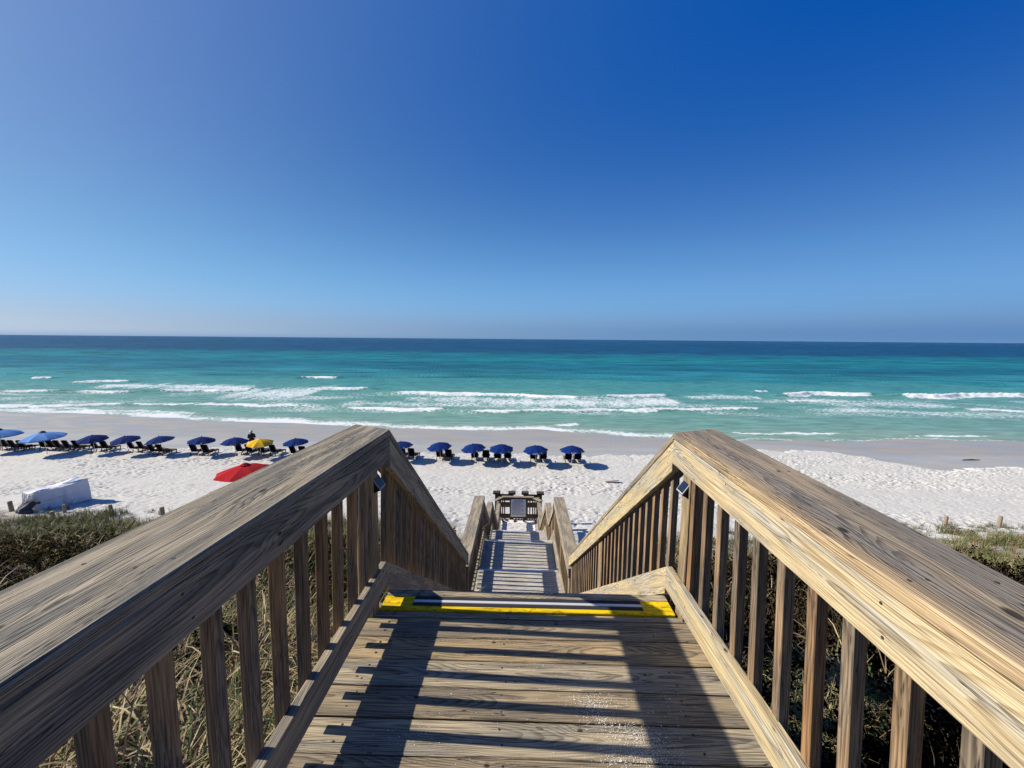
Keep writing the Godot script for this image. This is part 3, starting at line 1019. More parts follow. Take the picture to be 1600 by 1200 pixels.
		part("solar_panel", beam_mesh(mid - z * 0.92 + nn * 0.0085, mid + z * 0.92 + nn * 0.0085, sd * 0.047, nn * 0.0015, 0.0005), mats["solar_cell"], s)
	# --- sand trodden onto the deck
	var gm := begin()
	lathe(gm, [Vector2(0, -0.5), Vector2(0.9, -0.2), Vector2(1.0, 0.1), Vector2(0, 0.5)], Vector3.ZERO, 5)
	var mm := MultiMesh.new()
	mm.transform_format = MultiMesh.TRANSFORM_3D
	mm.mesh = gm.commit()
	var spots := [[0.33, 1.50, 0.06, 380], [0.36, 1.43, 0.05, 160], [0.47, 1.37, 0.07, 420], [0.42, 1.30, 0.08, 420], [0.53, 1.29, 0.06, 260], [0.62, 1.50, 0.08, 60], [0.5, 1.7, 0.25, 120], [0.1, 1.5, 0.35, 300], [-0.05, 1.85, 0.3, 200], [0.5, 1.9, 0.3, 90], [-0.42, 1.35, 0.06, 60], [0.2, 1.62, 0.2, 260], [-0.5, 1.9, 0.12, 50], [0.15, 1.1, 0.4, 500]]
	var where := []
	for s in spots:
		for i in int(s[3] * (1.5 if s[2] < 0.09 else 0.35)):
			var x: float = s[0] + rng.randfn(0, s[2])
			var d: float = s[1] + rng.randfn(0, s[2] * 0.45)
			if d > 2.02 or x < -0.75 or x > 0.85:
				continue
			var sc := absf(rng.randfn(0.0004, 0.0004)) + 0.0004
			where.append(Transform3D(Basis(Vector3.UP, rng.randf() * TAU).scaled(Vector3(sc * rng.randf_range(0.8, 2.2), sc * 0.7, sc)), P(x, DECK + 0.0008, d)))
	mm.instance_count = where.size()
	for i in where.size():
		mm.set_instance_transform(i, where[i])
	var mi := MultiMeshInstance3D.new()
	mi.name = "sand_grains"
	mi.multimesh = mm
	mi.material_override = mats["grain"]
	add_child(mi)
	mi.set_meta("kind", "stuff")
	tag(mi, "white beach sand trodden in patches onto the upper deck boards", "sand")


func build_lower_walk() -> void:
	var grey := ["old_grey", "deck_a", "old", "old_grey"]
	var bal := ["balu_a", "balu_c", "balu_d"]
	var p := thing("lower_walk", Vector3.ZERO, "first lower platform of pale boards at the foot of the upper flight", "deck")
	boards(p, 6.8, 8.2, 5.06, -0.97, 0.98, 0.146, ["bleached"])
	part("stair_nosing", beam_mesh(P(-0.9, 5.065, 8.19), P(0.9, 5.065, 8.19), Vector3(0, 0, 0.03), Vector3(0, 0.006, 0), 0.002), mats["aluminium"], p)
	part("riser", beam_mesh(P(-0.95, 4.97, 8.225), P(0.95, 4.97, 8.225), Vector3(0, 0, 0.012), Vector3(0, 0.07, 0), 0.002, roff()), mats["old"], p)
	p = thing("lower_walk", Vector3.ZERO, "second lower platform of pale boards, one step below the first", "deck")
	boards(p, 8.24, 9.7, 4.95, -0.97, 0.98, 0.146, ["bleached"])
	part("stair_nosing", beam_mesh(P(-0.9, 4.955, 9.69), P(0.9, 4.955, 9.69), Vector3(0, 0, 0.03), Vector3(0, 0.006, 0), 0.002), mats["aluminium"], p)
	p = thing("lower_walk", Vector3.ZERO, "third lower platform between two short stair flights, nearer the beach", "deck")
	boards(p, 11.25, 12.65, 3.68, -0.97, 0.98, 0.146, ["bleached"])
	part("stair_nosing", beam_mesh(P(-0.9, 3.685, 12.64), P(0.9, 3.685, 12.64), Vector3(0, 0, 0.03), Vector3(0, 0.006, 0), 0.002), mats["aluminium"], p)
	var f := thing("stair_flight", Vector3.ZERO, "short middle flight of stairs below the second lower platform", "stairs", "stair flights")
	stair(f, 9.7, 11.25, 4.95, 3.68, -0.92, 0.92)
	f = thing("stair_flight", Vector3.ZERO, "lowest flight of stairs ending at the sandy landing with the sign", "stairs", "stair flights")
	stair(f, 12.65, 15.85, 3.68, 1.25, -0.92, 0.92)
	for k in 2:
		var o := -1.0 if k == 0 else 1.0
		var side := "left" if k == 0 else "right"
		var x := o * 0.9
		var xo := o * 1.09
		var look := {"cap": "old", "cap_off": roff(), "top": "old", "top_off": roff(), "kick": "old", "bal": bal, "post": "old"}
		var r := thing("walk_railing", Vector3.ZERO, side + " railing of the first two lower platforms, wide grey cap on top", "railing", "boardwalk railings")
		look.posts = [6.75, 8.22, 9.6]
		rail_run(r, o, 6.5, 9.66, 5.06, 5.06, [x, x], [x, x], [o * 1.17, o * 1.17], look, 0.0, 1.14)
		part("kick_board", beam_mesh(P(x + o * 0.012, 5.03, 8.26), P(x + o * 0.012, 5.03, 9.66), Vector3(0.019, 0, 0), Vector3(0, 0.07, 0), 0.004, roff(), Vector2(3.7, 0.31)), mats["old"], r)
		r = thing("stair_railing", Vector3.ZERO, side + " railing of the short middle stair flight", "railing", "boardwalk railings")
		look.posts = [10.5]
		look.cap_off = roff()
		rail_run(r, o, 9.67, 11.3, 4.98, 3.72, [x, x], [x, x], [xo, xo], look)
		r = thing("walk_railing", Vector3.ZERO, side + " railing of the third lower platform", "railing", "boardwalk railings")
		look.posts = [11.4, 12.56]
		look.cap_off = roff()
		rail_run(r, o, 11.31, 12.64, 3.68, 3.68, [x, x], [x, x], [xo, xo], look)
		r = thing("stair_railing", Vector3.ZERO, side + " railing of the lowest stair flight above the sandy landing", "railing", "boardwalk railings")
		look.posts = [14.2]
		look.cap_off = roff()
		rail_run(r, o, 12.65, 15.85, 3.66, 1.27, [x, x], [x, x], [xo, xo], look)
		r = thing("walk_railing", Vector3.ZERO, side + " railing of the sandy landing beside the notice board", "railing", "boardwalk railings")
		look.posts = [15.95, 17.2]
		look.cap_off = roff()
		rail_run(r, o, 15.86, 18.2, 1.25, 1.25, [x, x], [x, x], [xo, xo], look)


func build_end_landing() -> void:
	var p := thing("lower_walk", Vector3.ZERO, "lowest landing at the end of the walk, half buried in white sand", "deck")
	boards(p, 15.85, 18.5, 1.25, -0.97, 0.98, 0.146, ["bleached"])
	# drifted sand on it
	var xs := PackedFloat32Array()
	var ds := PackedFloat32Array()
	steps(-0.88, 0.9, 0.08, xs)
	steps(16.6, 18.46, 0.08, ds)
	var hs := PackedFloat32Array()
	var cs := PackedColorArray()
	for d in ds:
		for x in xs:
			var e: float = sstep(16.6, 17.2, d)
			hs.append(1.235 + e * (0.03 + n_fine.get_noise_2d(x * 2.0, d * 2.0) * 0.025))
			cs.append(Color(0.64, 0.61, 0.57))
	structure("sand_drift", grid_mesh(xs, ds, hs, cs), mats["sand"])
	# end railing: back rail, cut corners, boards and gaps
	var r := thing("end_railing", Vector3.ZERO, "end railing across the lowest landing that carries the notice", "railing", "boardwalk railings")
	part("cap_board", beam_mesh(P(-0.86, 2.45, 18.42), P(0.74, 2.45, 18.42), Vector3(0, 0, 0.09), Vector3(0, 0.02, 0), 0.004, roff()), mats["old"], r)
	part("cap_board", beam_mesh(P(-1.16, 2.43, 18.02), P(-0.86, 2.43, 18.36), Vector3(0.07, 0, 0.06), Vector3(0, 0.02, 0), 0.004, roff()), mats["old"], r)
	part("cap_board", beam_mesh(P(1.10, 2.43, 18.02), P(0.76, 2.43, 18.36), Vector3(0.07, 0, -0.06), Vector3(0, 0.02, 0), 0.004, roff()), mats["old"], r)
	part("top_board", beam_mesh(P(-0.95, 2.33, 18.45), P(0.92, 2.33, 18.45), Vector3(0, 0, 0.019), Vector3(0, 0.09, 0), 0.004, roff()), mats["brown_timber"], r)
	part("kick_board", beam_mesh(P(-0.95, 1.40, 18.45), P(0.92, 1.40, 18.45), Vector3(0, 0, 0.019), Vector3(0, 0.09, 0), 0.004, roff()), mats["brown_timber"], r)
	part("middle_board", beam_mesh(P(-0.95, 2.03, 18.45), P(0.92, 2.03, 18.45), Vector3(0, 0, 0.019), Vector3(0, 0.13, 0), 0.004, roff()), mats["brown_timber"], r)
	for x in [-0.92, -0.82, -0.72, -0.44, -0.3, -0.15, 0.0, 0.15, 0.3, 0.42, 0.55, 0.69, 0.8, 0.9]:
		part("baluster", beam_mesh(P(x, 1.2, 18.49), P(x, 2.38, 18.49), Vector3(0.03, 0, 0), Vector3(0, 0, 0.019), 0.003, roff(), Vector2(1.05, 0.32)), mats["brown_timber"], r)
	for x in [-1.0, 0.97]:
		part("post", beam_mesh(P(x, 0.3, 18.45), P(x, 2.42, 18.45), Vector3(0.06, 0, 0), Vector3(0, 0, 0.06), 0.004, roff()), mats["brown_timber"], r)
	# the notice: a grey board with lines of dark lettering too small to read
	var s := thing("notice_sign", P(-0.03, 1.90, 18.36), "grey beach notice with rows of dark print on the end railing", "sign")
	part("panel", beam_mesh(Vector3(-0.37, 0, 0), Vector3(0.37, 0, 0), Vector3(0, 0, 0.012), Vector3(0, 0.45, 0), 0.003), mats["sign_face"], s)
	var st := begin()
	for i in 15:
		var y := 0.38 - 0.053 * i
		var x := -0.3
		var end := 0.3 if i % 4 != 3 else 0.12
		if i == 0:
			x = -0.22
			end = 0.22
		while x < end:
			var w := rng.randf_range(0.025, 0.085)
			beam_into(st, Vector3(x, y, 0.0138), Vector3(minf(x + w, end), y, 0.0138), Vector3(0, 0, 0.0012), Vector3(0, 0.011 if i else 0.018, 0), 0.0003)
			x += w + 0.014
	part("lettering", st.commit(), mats["sign_print"], s)
	# two dark rail ends beyond it
	for k in 2:
		var cx := -0.775 if k == 0 else 0.715
		var o := -1.0 if k == 0 else 1.0
		var q := thing("rail_end", Vector3.ZERO, ("left" if k == 0 else "right") + " one of two dark timber rail ends beyond the notice", "railing", "dark rail ends beyond the notice")
		for e in [-1.0, 1.0]:
			var x: float = cx + e * 0.4
			part("post", beam_mesh(P(x, -0.1, 19.4), P(x, 2.2, 19.4), Vector3(0.09, 0, 0), Vector3(0, 0, 0.09), 0.006, roff()), mats["dark_timber"], q)
			part("post_cap", beam_mesh(P(x - 0.19, 2.26, 19.4), P(x + 0.19, 2.26, 19.4), Vector3(0, 0, 0.15), Vector3(0, 0.05, 0), 0.006, roff()), mats["dark_timber"], q)
		part("top_board", beam_mesh(P(cx - 0.31, 2.09, 19.4), P(cx + 0.31, 2.09, 19.4), Vector3(0, 0, 0.03), Vector3(0, 0.09, 0), 0.004, roff()), mats["dark_timber"], q)
		part("kick_board", beam_mesh(P(cx - 0.31, 1.0, 19.4), P(cx + 0.31, 1.0, 19.4), Vector3(0, 0, 0.03), Vector3(0, 0.09, 0), 0.004, roff()), mats["dark_timber"], q)
	# shoes left on the sand
	var shoes := [[-0.8, 18.2, 0.3, "leftmost dark sandal on the sandy landing"], [-0.62, 18.28, 0.9, "dark sandal beside the leftmost one on the landing"], [-0.21, 18.22, -0.2, "dark sandal under the left corner of the notice"], [0.26, 18.2, 0.5, "dark sandal under the right corner of the notice"]]
	for sh in shoes:
		var t := thing("sandal", P(sh[0], 1.27, sh[1]), sh[3], "sandal", "sandals left below the notice")
		t.rotation.y = sh[2]
		var so := begin()
		lathe(so, [Vector2(0, 0), Vector2(0.05, 0.002), Vector2(0.055, 0.02), Vector2(0.05, 0.035), Vector2(0, 0.037)], Vector3.ZERO, 12)
		var mi := part("sole", so.commit(), mats["bag"], t)
		mi.scale = Vector3(1, 1, 2.5)
		var sp := begin()
		rod(sp, Vector3(-0.05, 0.03, 0.02), Vector3(0, 0.075, -0.05), 0.012, 0.012, 6)
		rod(sp, Vector3(0.05, 0.03, 0.02), Vector3(0, 0.075, -0.05), 0.012, 0.012, 6)
		part("strap", sp.commit(), mats["black_plastic"], t)


# ============================================================ beach things

# one cloth panel of an umbrella with eight: sags between its ribs; a short valance hangs from its edge
func canopy_panel(radius: float, rim: float, top: float, inner: float, valance: float) -> ArrayMesh:
	var st := begin()
	var half := PI / 8
	var nr := 5
	var na := 4
	var pt := func(i: int, j: int) -> Vector3:
		var t := lerpf(inner, 1.0, float(i) / nr)
		var a := lerpf(-half, half, float(j) / na)
		var r := radius * t * cos(half) / cos(a) * lerpf(1.0, 0.985, 1.0 - absf(a) / half)
		var y := lerpf(top, rim, pow(t, 1.55))
		y -= 0.02 * radius * t * t * (1.0 - pow(a / half, 2.0))
		return Vector3(cos(a) * r, y, sin(a) * r)
	var z := Vector2.ZERO
	for i in nr:
		for j in na:
			quad(st, [pt.call(i, j), pt.call(i, j + 1), pt.call(i + 1, j + 1), pt.call(i + 1, j)], [z, z, z, z], Vector3(0.3, 1, 0))
	if valance > 0:
		for j in na:
			var a: Vector3 = pt.call(nr, j)
			var b: Vector3 = pt.call(nr, j + 1)
			quad(st, [a, b, b + Vector3(0.01, -valance, 0), a + Vector3(0.01, -valance, 0)], [z, z, z, z], Vector3(1, 0, 0))
	return st.commit()


func umbrella(called: String, radius: float, rim: float, top: float, mat: String, vent: String, valance: float, pole_r: float) -> Node3D:
	var o := Node3D.new()
	o.name = called
	var m := canopy_panel(radius, rim, top, 0.10 if vent else 0.02, valance)
	for k in 8:
		var p := part("canopy_panel", m, mats[mat], o)
		p.rotation.y = TAU * k / 8 + 0.2
	var st := begin()
	rod(st, Vector3(0, -0.3, 0), Vector3(0, top + 0.02, 0), pole_r, pole_r, 8)
	part("pole", st.commit(), mats["pole"], o)
	st = begin()
	for k in 8:
		var a := TAU * (k + 0.5) / 8 + 0.2
		rod(st, Vector3(0, top - 0.05, 0), Vector3(cos(a) * radius * 0.6, lerpf(top, rim, pow(0.6, 1.55)) - 0.07, sin(a) * radius * 0.6), 0.006, 0.006, 4)
		rod(st, Vector3(cos(a) * radius * 0.6, lerpf(top, rim, pow(0.6, 1.55)) - 0.07, sin(a) * radius * 0.6), Vector3(cos(a) * radius * 0.95, rim - 0.03, sin(a) * radius * 0.98), 0.006, 0.006, 4)
	part("ribs", st.commit(), mats["pole"], o)
	st = begin()
	if vent:
		lathe(st, [Vector2(0, top + 0.13), Vector2(radius * 0.07, top + 0.11), Vector2(radius * 0.17, top + 0.015), Vector2(radius * 0.165, top + 0.0)], Vector3.ZERO, 8)
		part("vent_cap", st.commit(), mats[vent], o)
	else:
		lathe(st, [Vector2(0, top + 0.09), Vector2(0.02, top + 0.08), Vector2(0.03, top + 0.02), Vector2(0.05, top)], Vector3.ZERO, 8)
		part("finial", st.commit(), mats[mat], o)
	return o


func put(o: Node3D, called: String, at: Vector3, turn: Vector3, label: String, category: String, group: String) -> void:
	o.name = numbered(called)
	o.position = at
	o.rotation = turn
	add_child(o)
	tag(o, label, category, group)


# A low wooden beach lounger seen from behind: raked slatted back with dark canvas, seat, foot rest, legs
func make_chair() -> Node3D:
	var o := Node3D.new()
	o.name = "beach_lounger"
	var st := begin()
	for x in [-0.27, 0.27]:
		beam_into(st, Vector3(x, 0.30, 0.05), Vector3(x, 0.24, -0.95), Vector3(0.02, 0, 0), Vector3(0, 0.035, 0), 0.003)
		beam_into(st, Vector3(x, 0.30, 0.1), Vector3(x, 1.0, 0.38), Vector3(0.02, 0, 0), Vector3(0, 0.02, -0.03), 0.003)
	part("frame", st.commit(), mats["chair_wood"], o)
	for q in [[-0.25, 0.3], [0.25, 0.3], [-0.25, -0.5], [0.25, -0.5], [-0.25, -0.9], [0.25, -0.9]]:
		part("leg", beam_mesh(Vector3(q[0], 0.28, q[1] - 0.05), Vector3(q[0], -0.08, q[1] + 0.04), Vector3(0.022, 0, 0), Vector3(0, 0, 0.03), 0.003), mats["chair_wood"], o)
	part("backrest", beam_mesh(Vector3(0, 0.32, 0.09), Vector3(0, 1.02, 0.36), Vector3(0.25, 0, 0), Vector3(0, 0.02, -0.035), 0.01), mats["chair_canvas"], o)
	part("seat", beam_mesh(Vector3(0, 0.345, 0.05), Vector3(0, 0.33, -0.55), Vector3(0.25, 0, 0), Vector3(0, 0.03, 0), 0.01), mats["chair_canvas"], o)
	part("foot_rest", beam_mesh(Vector3(0, 0.325, -0.57), Vector3(0, 0.29, -0.92), Vector3(0.25, 0, 0), Vector3(0, 0.02, 0), 0.01), mats["chair_wood"], o)
	part("armrest", beam_mesh(Vector3(-0.31, 0.52, 0.25), Vector3(-0.31, 0.50, -0.3), Vector3(0.035, 0, 0), Vector3(0, 0.015, 0), 0.003), mats["chair_wood"], o)
	part("armrest", beam_mesh(Vector3(0.31, 0.52, 0.25), Vector3(0.31, 0.50, -0.3), Vector3(0.035, 0, 0), Vector3(0, 0.015, 0), 0.003), mats["chair_wood"], o)
	return o


func build_umbrellas() -> void:
	var navy := umbrella("beach_umbrella", 1.03, 1.31, 1.68, "navy_cloth", "", 0.035, 0.018)
	var list := [
		[-37.2, 31.93, "navy umbrella next to the light blue ones, third from the left"], [-34.0, 31.78, "navy umbrella fourth from the left in the row"], [-31.0, 31.83, "navy umbrella fifth from the left in the row"],
		[-27.4, 31.6, "navy umbrella sixth from the left in the row"], [-24.4, 31.55, "navy umbrella just left of the yellow one"], [-19.15, 31.7, "navy umbrella just right of the yellow one"],
		[-9.9, 31.3, "navy umbrella half hidden behind the left railing"], [-6.6, 31.25, "navy umbrella right beside the left stair railing, fully in view"], [-3.7, 31.0, "navy umbrella left of the close pair above the notice"],
		[-1.49, 30.92, "navy umbrella above the notice, closest to its left neighbour"], [1.37, 30.68, "navy umbrella with white print, second from the right end of the row"], [4.3, 30.64, "navy umbrella with white print at the right end of the row"],
	]
	var group := "navy umbrellas in a row along the beach"
	for i in list.size():
		var u := navy if i == 0 else navy.duplicate()
		var a: Array = list[i]
		put(u, "beach_umbrella", P(a[0], ground(a[0], a[1]), a[1]), Vector3(rng.randf_range(-0.06, 0.12), rng.randf() * 0.7, rng.randf_range(-0.06, 0.14)), a[2], "umbrella", group)
	for i in [10, 11]:
		# small white print on the valance facing the walk
		var u: Node3D = get_node("beach_umbrella_%03d" % i)
		var st := begin()
		for k in 5:
			var a := -0.16 + 0.08 * k - u.rotation.y
			var c := Vector3(sin(a) * 0.985, 1.35 - 0.01 * (k % 2), cos(a) * 0.985)
			beam_into(st, c - Vector3(cos(a), 0, -sin(a)) * 0.03, c + Vector3(cos(a), 0, -sin(a)) * 0.03, Vector3(sin(a), 0, cos(a)) * 0.004, Vector3(0, 0.028, 0), 0.001)
		part("white_print", st.commit(), mats["white_print"], u)
	put(umbrella("u", 1.02, 1.31, 1.68, "yellow_cloth", "", 0.035, 0.018), "beach_umbrella", P(-22.1, ground(-22.1, 31.4), 31.4), Vector3(0.10, 0.3, -0.03), "yellow beach umbrella in the row of navy ones", "umbrella", "")
	put(umbrella("u", 1.40, 1.55, 2.0, "blue_cloth", "cap_navy", 0.10, 0.022), "beach_umbrella", P(-46.0, ground(-46, 32.2), 32.2), Vector3(0.02, 0.1, 0), "large light blue umbrella cut by the left edge of the photo", "umbrella", "large light blue umbrellas")
	put(umbrella("u", 1.40, 1.52, 1.98, "blue_cloth", "cap_navy", 0.10, 0.022), "beach_umbrella", P(-41.0, ground(-41, 31.5), 31.5), Vector3(0.03, 0.5, 0.06), "large light blue umbrella with dark cap, whole in view at left", "umbrella", "large light blue umbrellas")
	put(umbrella("u", 1.62, 1.84, 2.30, "red_cloth", "red_cloth", 0.0, 0.022), "beach_umbrella", P(-16.45, ground(-16.45, 22.0), 22.0), Vector3(0.0, 0.32, 0.02), "red market umbrella standing nearer than the row, behind the left railing", "umbrella", "")
	var chair := make_chair()
	var seats := [
		[-46.9, 32.8, "leftmost of four loungers under the cut off light blue umbrella"], [-46.2, 32.8, "second of four loungers under the cut off light blue umbrella"], [-45.3, 32.65, "third of four loungers under the cut off light blue umbrella"], [-44.5, 32.65, "rightmost of four loungers under the cut off light blue umbrella"],
		[-42.7, 32.8, "leftmost of four loungers under the whole light blue umbrella"], [-41.95, 32.75, "second of four loungers under the whole light blue umbrella"], [-41.2, 32.7, "third of four loungers under the whole light blue umbrella"], [-40.4, 32.7, "rightmost of four loungers under the whole light blue umbrella"],
		[-39.5, 32.7, "lone lounger left of the third umbrella from the left"], [-37.8, 32.65, "left lounger of the pair right of the third umbrella"], [-36.9, 32.65, "right lounger of the pair right of the third umbrella"],
		[-34.4, 32.6, "left lounger under the fourth umbrella from the left"], [-33.5, 32.6, "right lounger under the fourth umbrella from the left"],
		[-31.9, 31.95, "left lounger under the fifth umbrella, set nearer than its neighbours"], [-31.0, 31.8, "right lounger under the fifth umbrella, set nearer than its neighbours"],
		[-28.2, 31.95, "left lounger under the sixth umbrella from the left"], [-27.1, 31.85, "right lounger under the sixth umbrella from the left"],
		[-24.5, 32.3, "lounger under the navy umbrella left of the yellow one"], [-23.5, 32.2, "leftmost of three loungers at the yellow umbrella"], [-22.4, 32.2, "middle one of three loungers at the yellow umbrella"], [-21.4, 32.25, "rightmost of three loungers at the yellow umbrella"],
		[-19.5, 32.0, "left lounger under the navy umbrella right of the yellow one"], [-18.7, 32.0, "right lounger under the navy umbrella right of the yellow one"],
		[-10.0, 31.95, "left lounger of the pair half hidden by the left railing"], [-9.2, 31.95, "right lounger of the pair half hidden by the left railing"],
		[-6.75, 31.75, "left lounger under the umbrella beside the left stair railing"], [-6.0, 31.75, "right lounger under the umbrella beside the left stair railing"],
		[-3.8, 31.7, "left lounger under the left umbrella of the close pair"], [-2.85, 31.72, "right lounger under the left umbrella of the close pair"],
		[-1.85, 31.62, "left lounger under the right umbrella of the close pair"], [-1.0, 31.65, "right lounger under the right umbrella of the close pair"],
		[1.2, 31.6, "left lounger under the second umbrella from the right end"], [2.0, 31.6, "right lounger under the second umbrella from the right end"],
		[4.1, 31.55, "left lounger under the umbrella at the right end"], [4.9, 31.6, "right lounger under the umbrella at the right end"],
	]
	for i in seats.size():
		var a: Array = seats[i]
		put(chair if i == 0 else chair.duplicate(), "beach_lounger", P(a[0], ground(a[0], a[1]) - 0.01, a[1]), Vector3(0, rng.randf_range(-0.2, 0.1), 0), "dark canvas " + a[2], "lounger", "dark beach loungers below the umbrellas")


func build_beach_things() -> void:
	# covered stack: a white tarpaulin with folds, higher at its far right corner
	var t := thing("tarpaulin_stack", P(-26.85, ground(-26.8, 20.9), 20.95), "white tarpaulin draped over a waist high stack on the sand", "tarpaulin")
	var nt := noise(91, 1.0, 3)
	var st := begin()
	st.set_smooth_group(0)
	var ring := []
	var corners := [Vector3(-1.2, 0, 0.9), Vector3(-0.2, 0, 1.1), Vector3(0.75, 0, -0.95), Vector3(-0.2, 0, -1.25)]
	var tops := [1.20, 1.22, 1.34, 1.34]
	var per := 16
	var rows := 10
	var grid := []
	for r in rows + 1:
		var line := []
		for k in 4 * per:
			var c := k / per
			var f := float(k % per) / per
			var b: Vector3 = corners[c].lerp(corners[(c + 1) % 4], f)
			var h: float = lerpf(tops[c], tops[(c + 1) % 4], f) - 0.12 * sin(f * PI)
			var y := float(r) / rows
			var out := Vector3(b.x, 0, b.z).normalized()
			var fold := nt.get_noise_2d(k * 0.35, y * 1.2) * 0.11 * (1.2 - y) + absf(sin(k * 0.9 + c)) * 0.035 * (1.0 - y)
			line.append(b * (1.0 - 0.06 * y) + out * fold + Vector3(0, h * y - 0.04, 0))
		grid.append(line)
	var z := Vector2.ZERO
	for r in rows:
		for k in 4 * per:
			var k2 := (k + 1) % (4 * per)
			var mid: Vector3 = (grid[r][k] + grid[r + 1][k2]) * 0.5
			quad(st, [grid[r][k], grid[r][k2], grid[r + 1][k2], grid[r + 1][k]], [z, z, z, z], Vector3(mid.x, 0, mid.z))
	var lids := [grid[rows]]
	for e in [0.7, 0.4, 0.12]:
		var line := []
		for k in 4 * per:
			var v: Vector3 = grid[rows][k]
			line.append(Vector3(v.x * e, lerpf(1.2, v.y, e) + nt.get_noise_2d(v.x * e * 2.0, v.z * e * 2.0) * 0.07, v.z * e))
		lids.append(line)
	for r in 3:
		for k in 4 * per:
			var k2 := (k + 1) % (4 * per)
			quad(st, [lids[r][k], lids[r][k2], lids[r + 1][k2], lids[r + 1][k]], [z, z, z, z], Vector3.UP)
	for k in 4 * per:
		quad(st, [lids[3][k], lids[3][(k + 1) % (4 * per)], Vector3(0, 1.2, 0), Vector3(0, 1.2, 0)], [z, z, z, z], Vector3.UP)
	part("cover", st.commit(), mats["tarp"], t)
	st = begin()
	for k in 8:
		var a: Vector3 = grid[5][k * 8 + 3]
		var b: Vector3 = grid[5][(k * 8 + 11) % 64]
		rod(st, a * 1.03, b * 1.03, 0.012, 0.012, 5)
	part("rope", st.commit(), mats["pole"], t)
	# bags lying against it
	var bt := thing("beach_bag", P(-26.95, ground(-26.7, 19.6), 19.6), "dark grey bundle of bags lying against the white tarpaulin", "bag")
	var bones := [[Vector3(-0.36, 0.14, 0.1), Vector3(-0.08, 0.5, -0.1), 0.2, 0.17], [Vector3(-0.08, 0.16, 0.2), Vector3(0.1, 0.5, -0.1), 0.2, 0.15], [Vector3(0.0, 0.62, -0.15), Vector3(0.42, 0.52, -0.12), 0.13, 0.08], [Vector3(0.1, 0.12, 0.2), Vector3(0.25, 0.14, 0.15), 0.13, 0.12]]
	part("bundle", blob(bones, 0.045, 0.12), mats["bag"], bt)
	st = begin()
	rod(st, Vector3(-0.45, 0.34, 0.15), Vector3(-0.1, 0.72, 0.0), 0.018, 0.018, 5)
	rod(st, Vector3(-0.2, 0.34, 0.36), Vector3(0.12, 0.68, 0.04), 0.018, 0.018, 5)
	part("strap", st.commit(), mats["white_plastic"], bt)
	# posts of the dune line
	var posts := [
		[-28.1, 19.72, 1.16, 0.1, 0.11, "pale fence post at the far left, left of the tarpaulin"], [-24.15, 18.4, 1.25, 0.1, -0.02, "fence post in front of the tarpaulin's right end, rooted in grass"], [-25.07, 19.68, 1.04, 0.075, 0.02, "thin pale post right against the tarpaulin"],
		[-22.0, 18.9, 0.86, 0.09, 0.0, "short dark fence post sunk in the grass right of the tarpaulin"], [-21.85, 19.2, 1.3, 0.085, 0.08, "leaning pale fence post behind the short dark one"], [-19.2, 19.3, 1.17, 0.11, 0.0, "fence post nearest the left railing, with weeds at its foot"],
		[21.97, 19.35, 1.42, 0.085, -0.06, "tall dark post on the right dune, nearest the right railing"], [25.4, 19.9, 1.23, 0.09, -0.05, "dark post on the right dune, farthest right"], [22.04, 18.7, 0.98, 0.08, 0.0, "short stub post on the right dune in front of the tall one"],
	]
	for p in posts:
		var o := thing("fence_post", P(p[0], ground(p[0], p[1]) - 0.3, p[1]), p[5], "post", "wooden posts along the dune edge")
		o.rotation.z = p[4]
		var ps := begin()
		var h: float = p[2] - o.position.y
		var r: float = p[3]
		lathe(ps, [Vector2(r * 1.05, 0), Vector2(r, h * 0.5), Vector2(r * 0.94, h - 0.03), Vector2(r * 0.75, h), Vector2(0, h + 0.005)], Vector3.ZERO, 9)
		part("shaft", ps.commit(), mats["post_grey"], o)
	# driftwood, half buried planks
	var dw := blob([[Vector3(-0.75, 0.03, 0.05), Vector3(0.1, 0.07, 0.0), 0.05, 0.06], [Vector3(0.1, 0.07, 0), Vector3(0.95, 0.02, -0.1), 0.06, 0.03], [Vector3(0.2, 0.07, 0), Vector3(0.45, 0.12, 0.2), 0.04, 0.015]], 0.03, 0.02)
	var d := part("driftwood", dw, mats["driftwood"], self)
	d.position = P(41.0, wet_y(41.0, 34.8), 34.8)
	tag(d, "dark driftwood stick lying on the damp sand at right", "driftwood")
	for q in [[6.7, 26.9, 0.95, 0.08, "pale half buried board on the sand left of the right railing"]]:
		var b := part("half_buried_board", beam_mesh(Vector3(-q[2] * 0.5, 0.1, 0), Vector3(q[2] * 0.5, 0.16, 0.05), Vector3(0, 0, 0.07), Vector3(0, q[3] * 0.5, 0.05), 0.006, roff()), mats["old"], self)
		b.position = P(q[0], ground(q[0], q[1]), q[1])
		b.rotation.y = 0.15
		tag(b, q[4], "board")


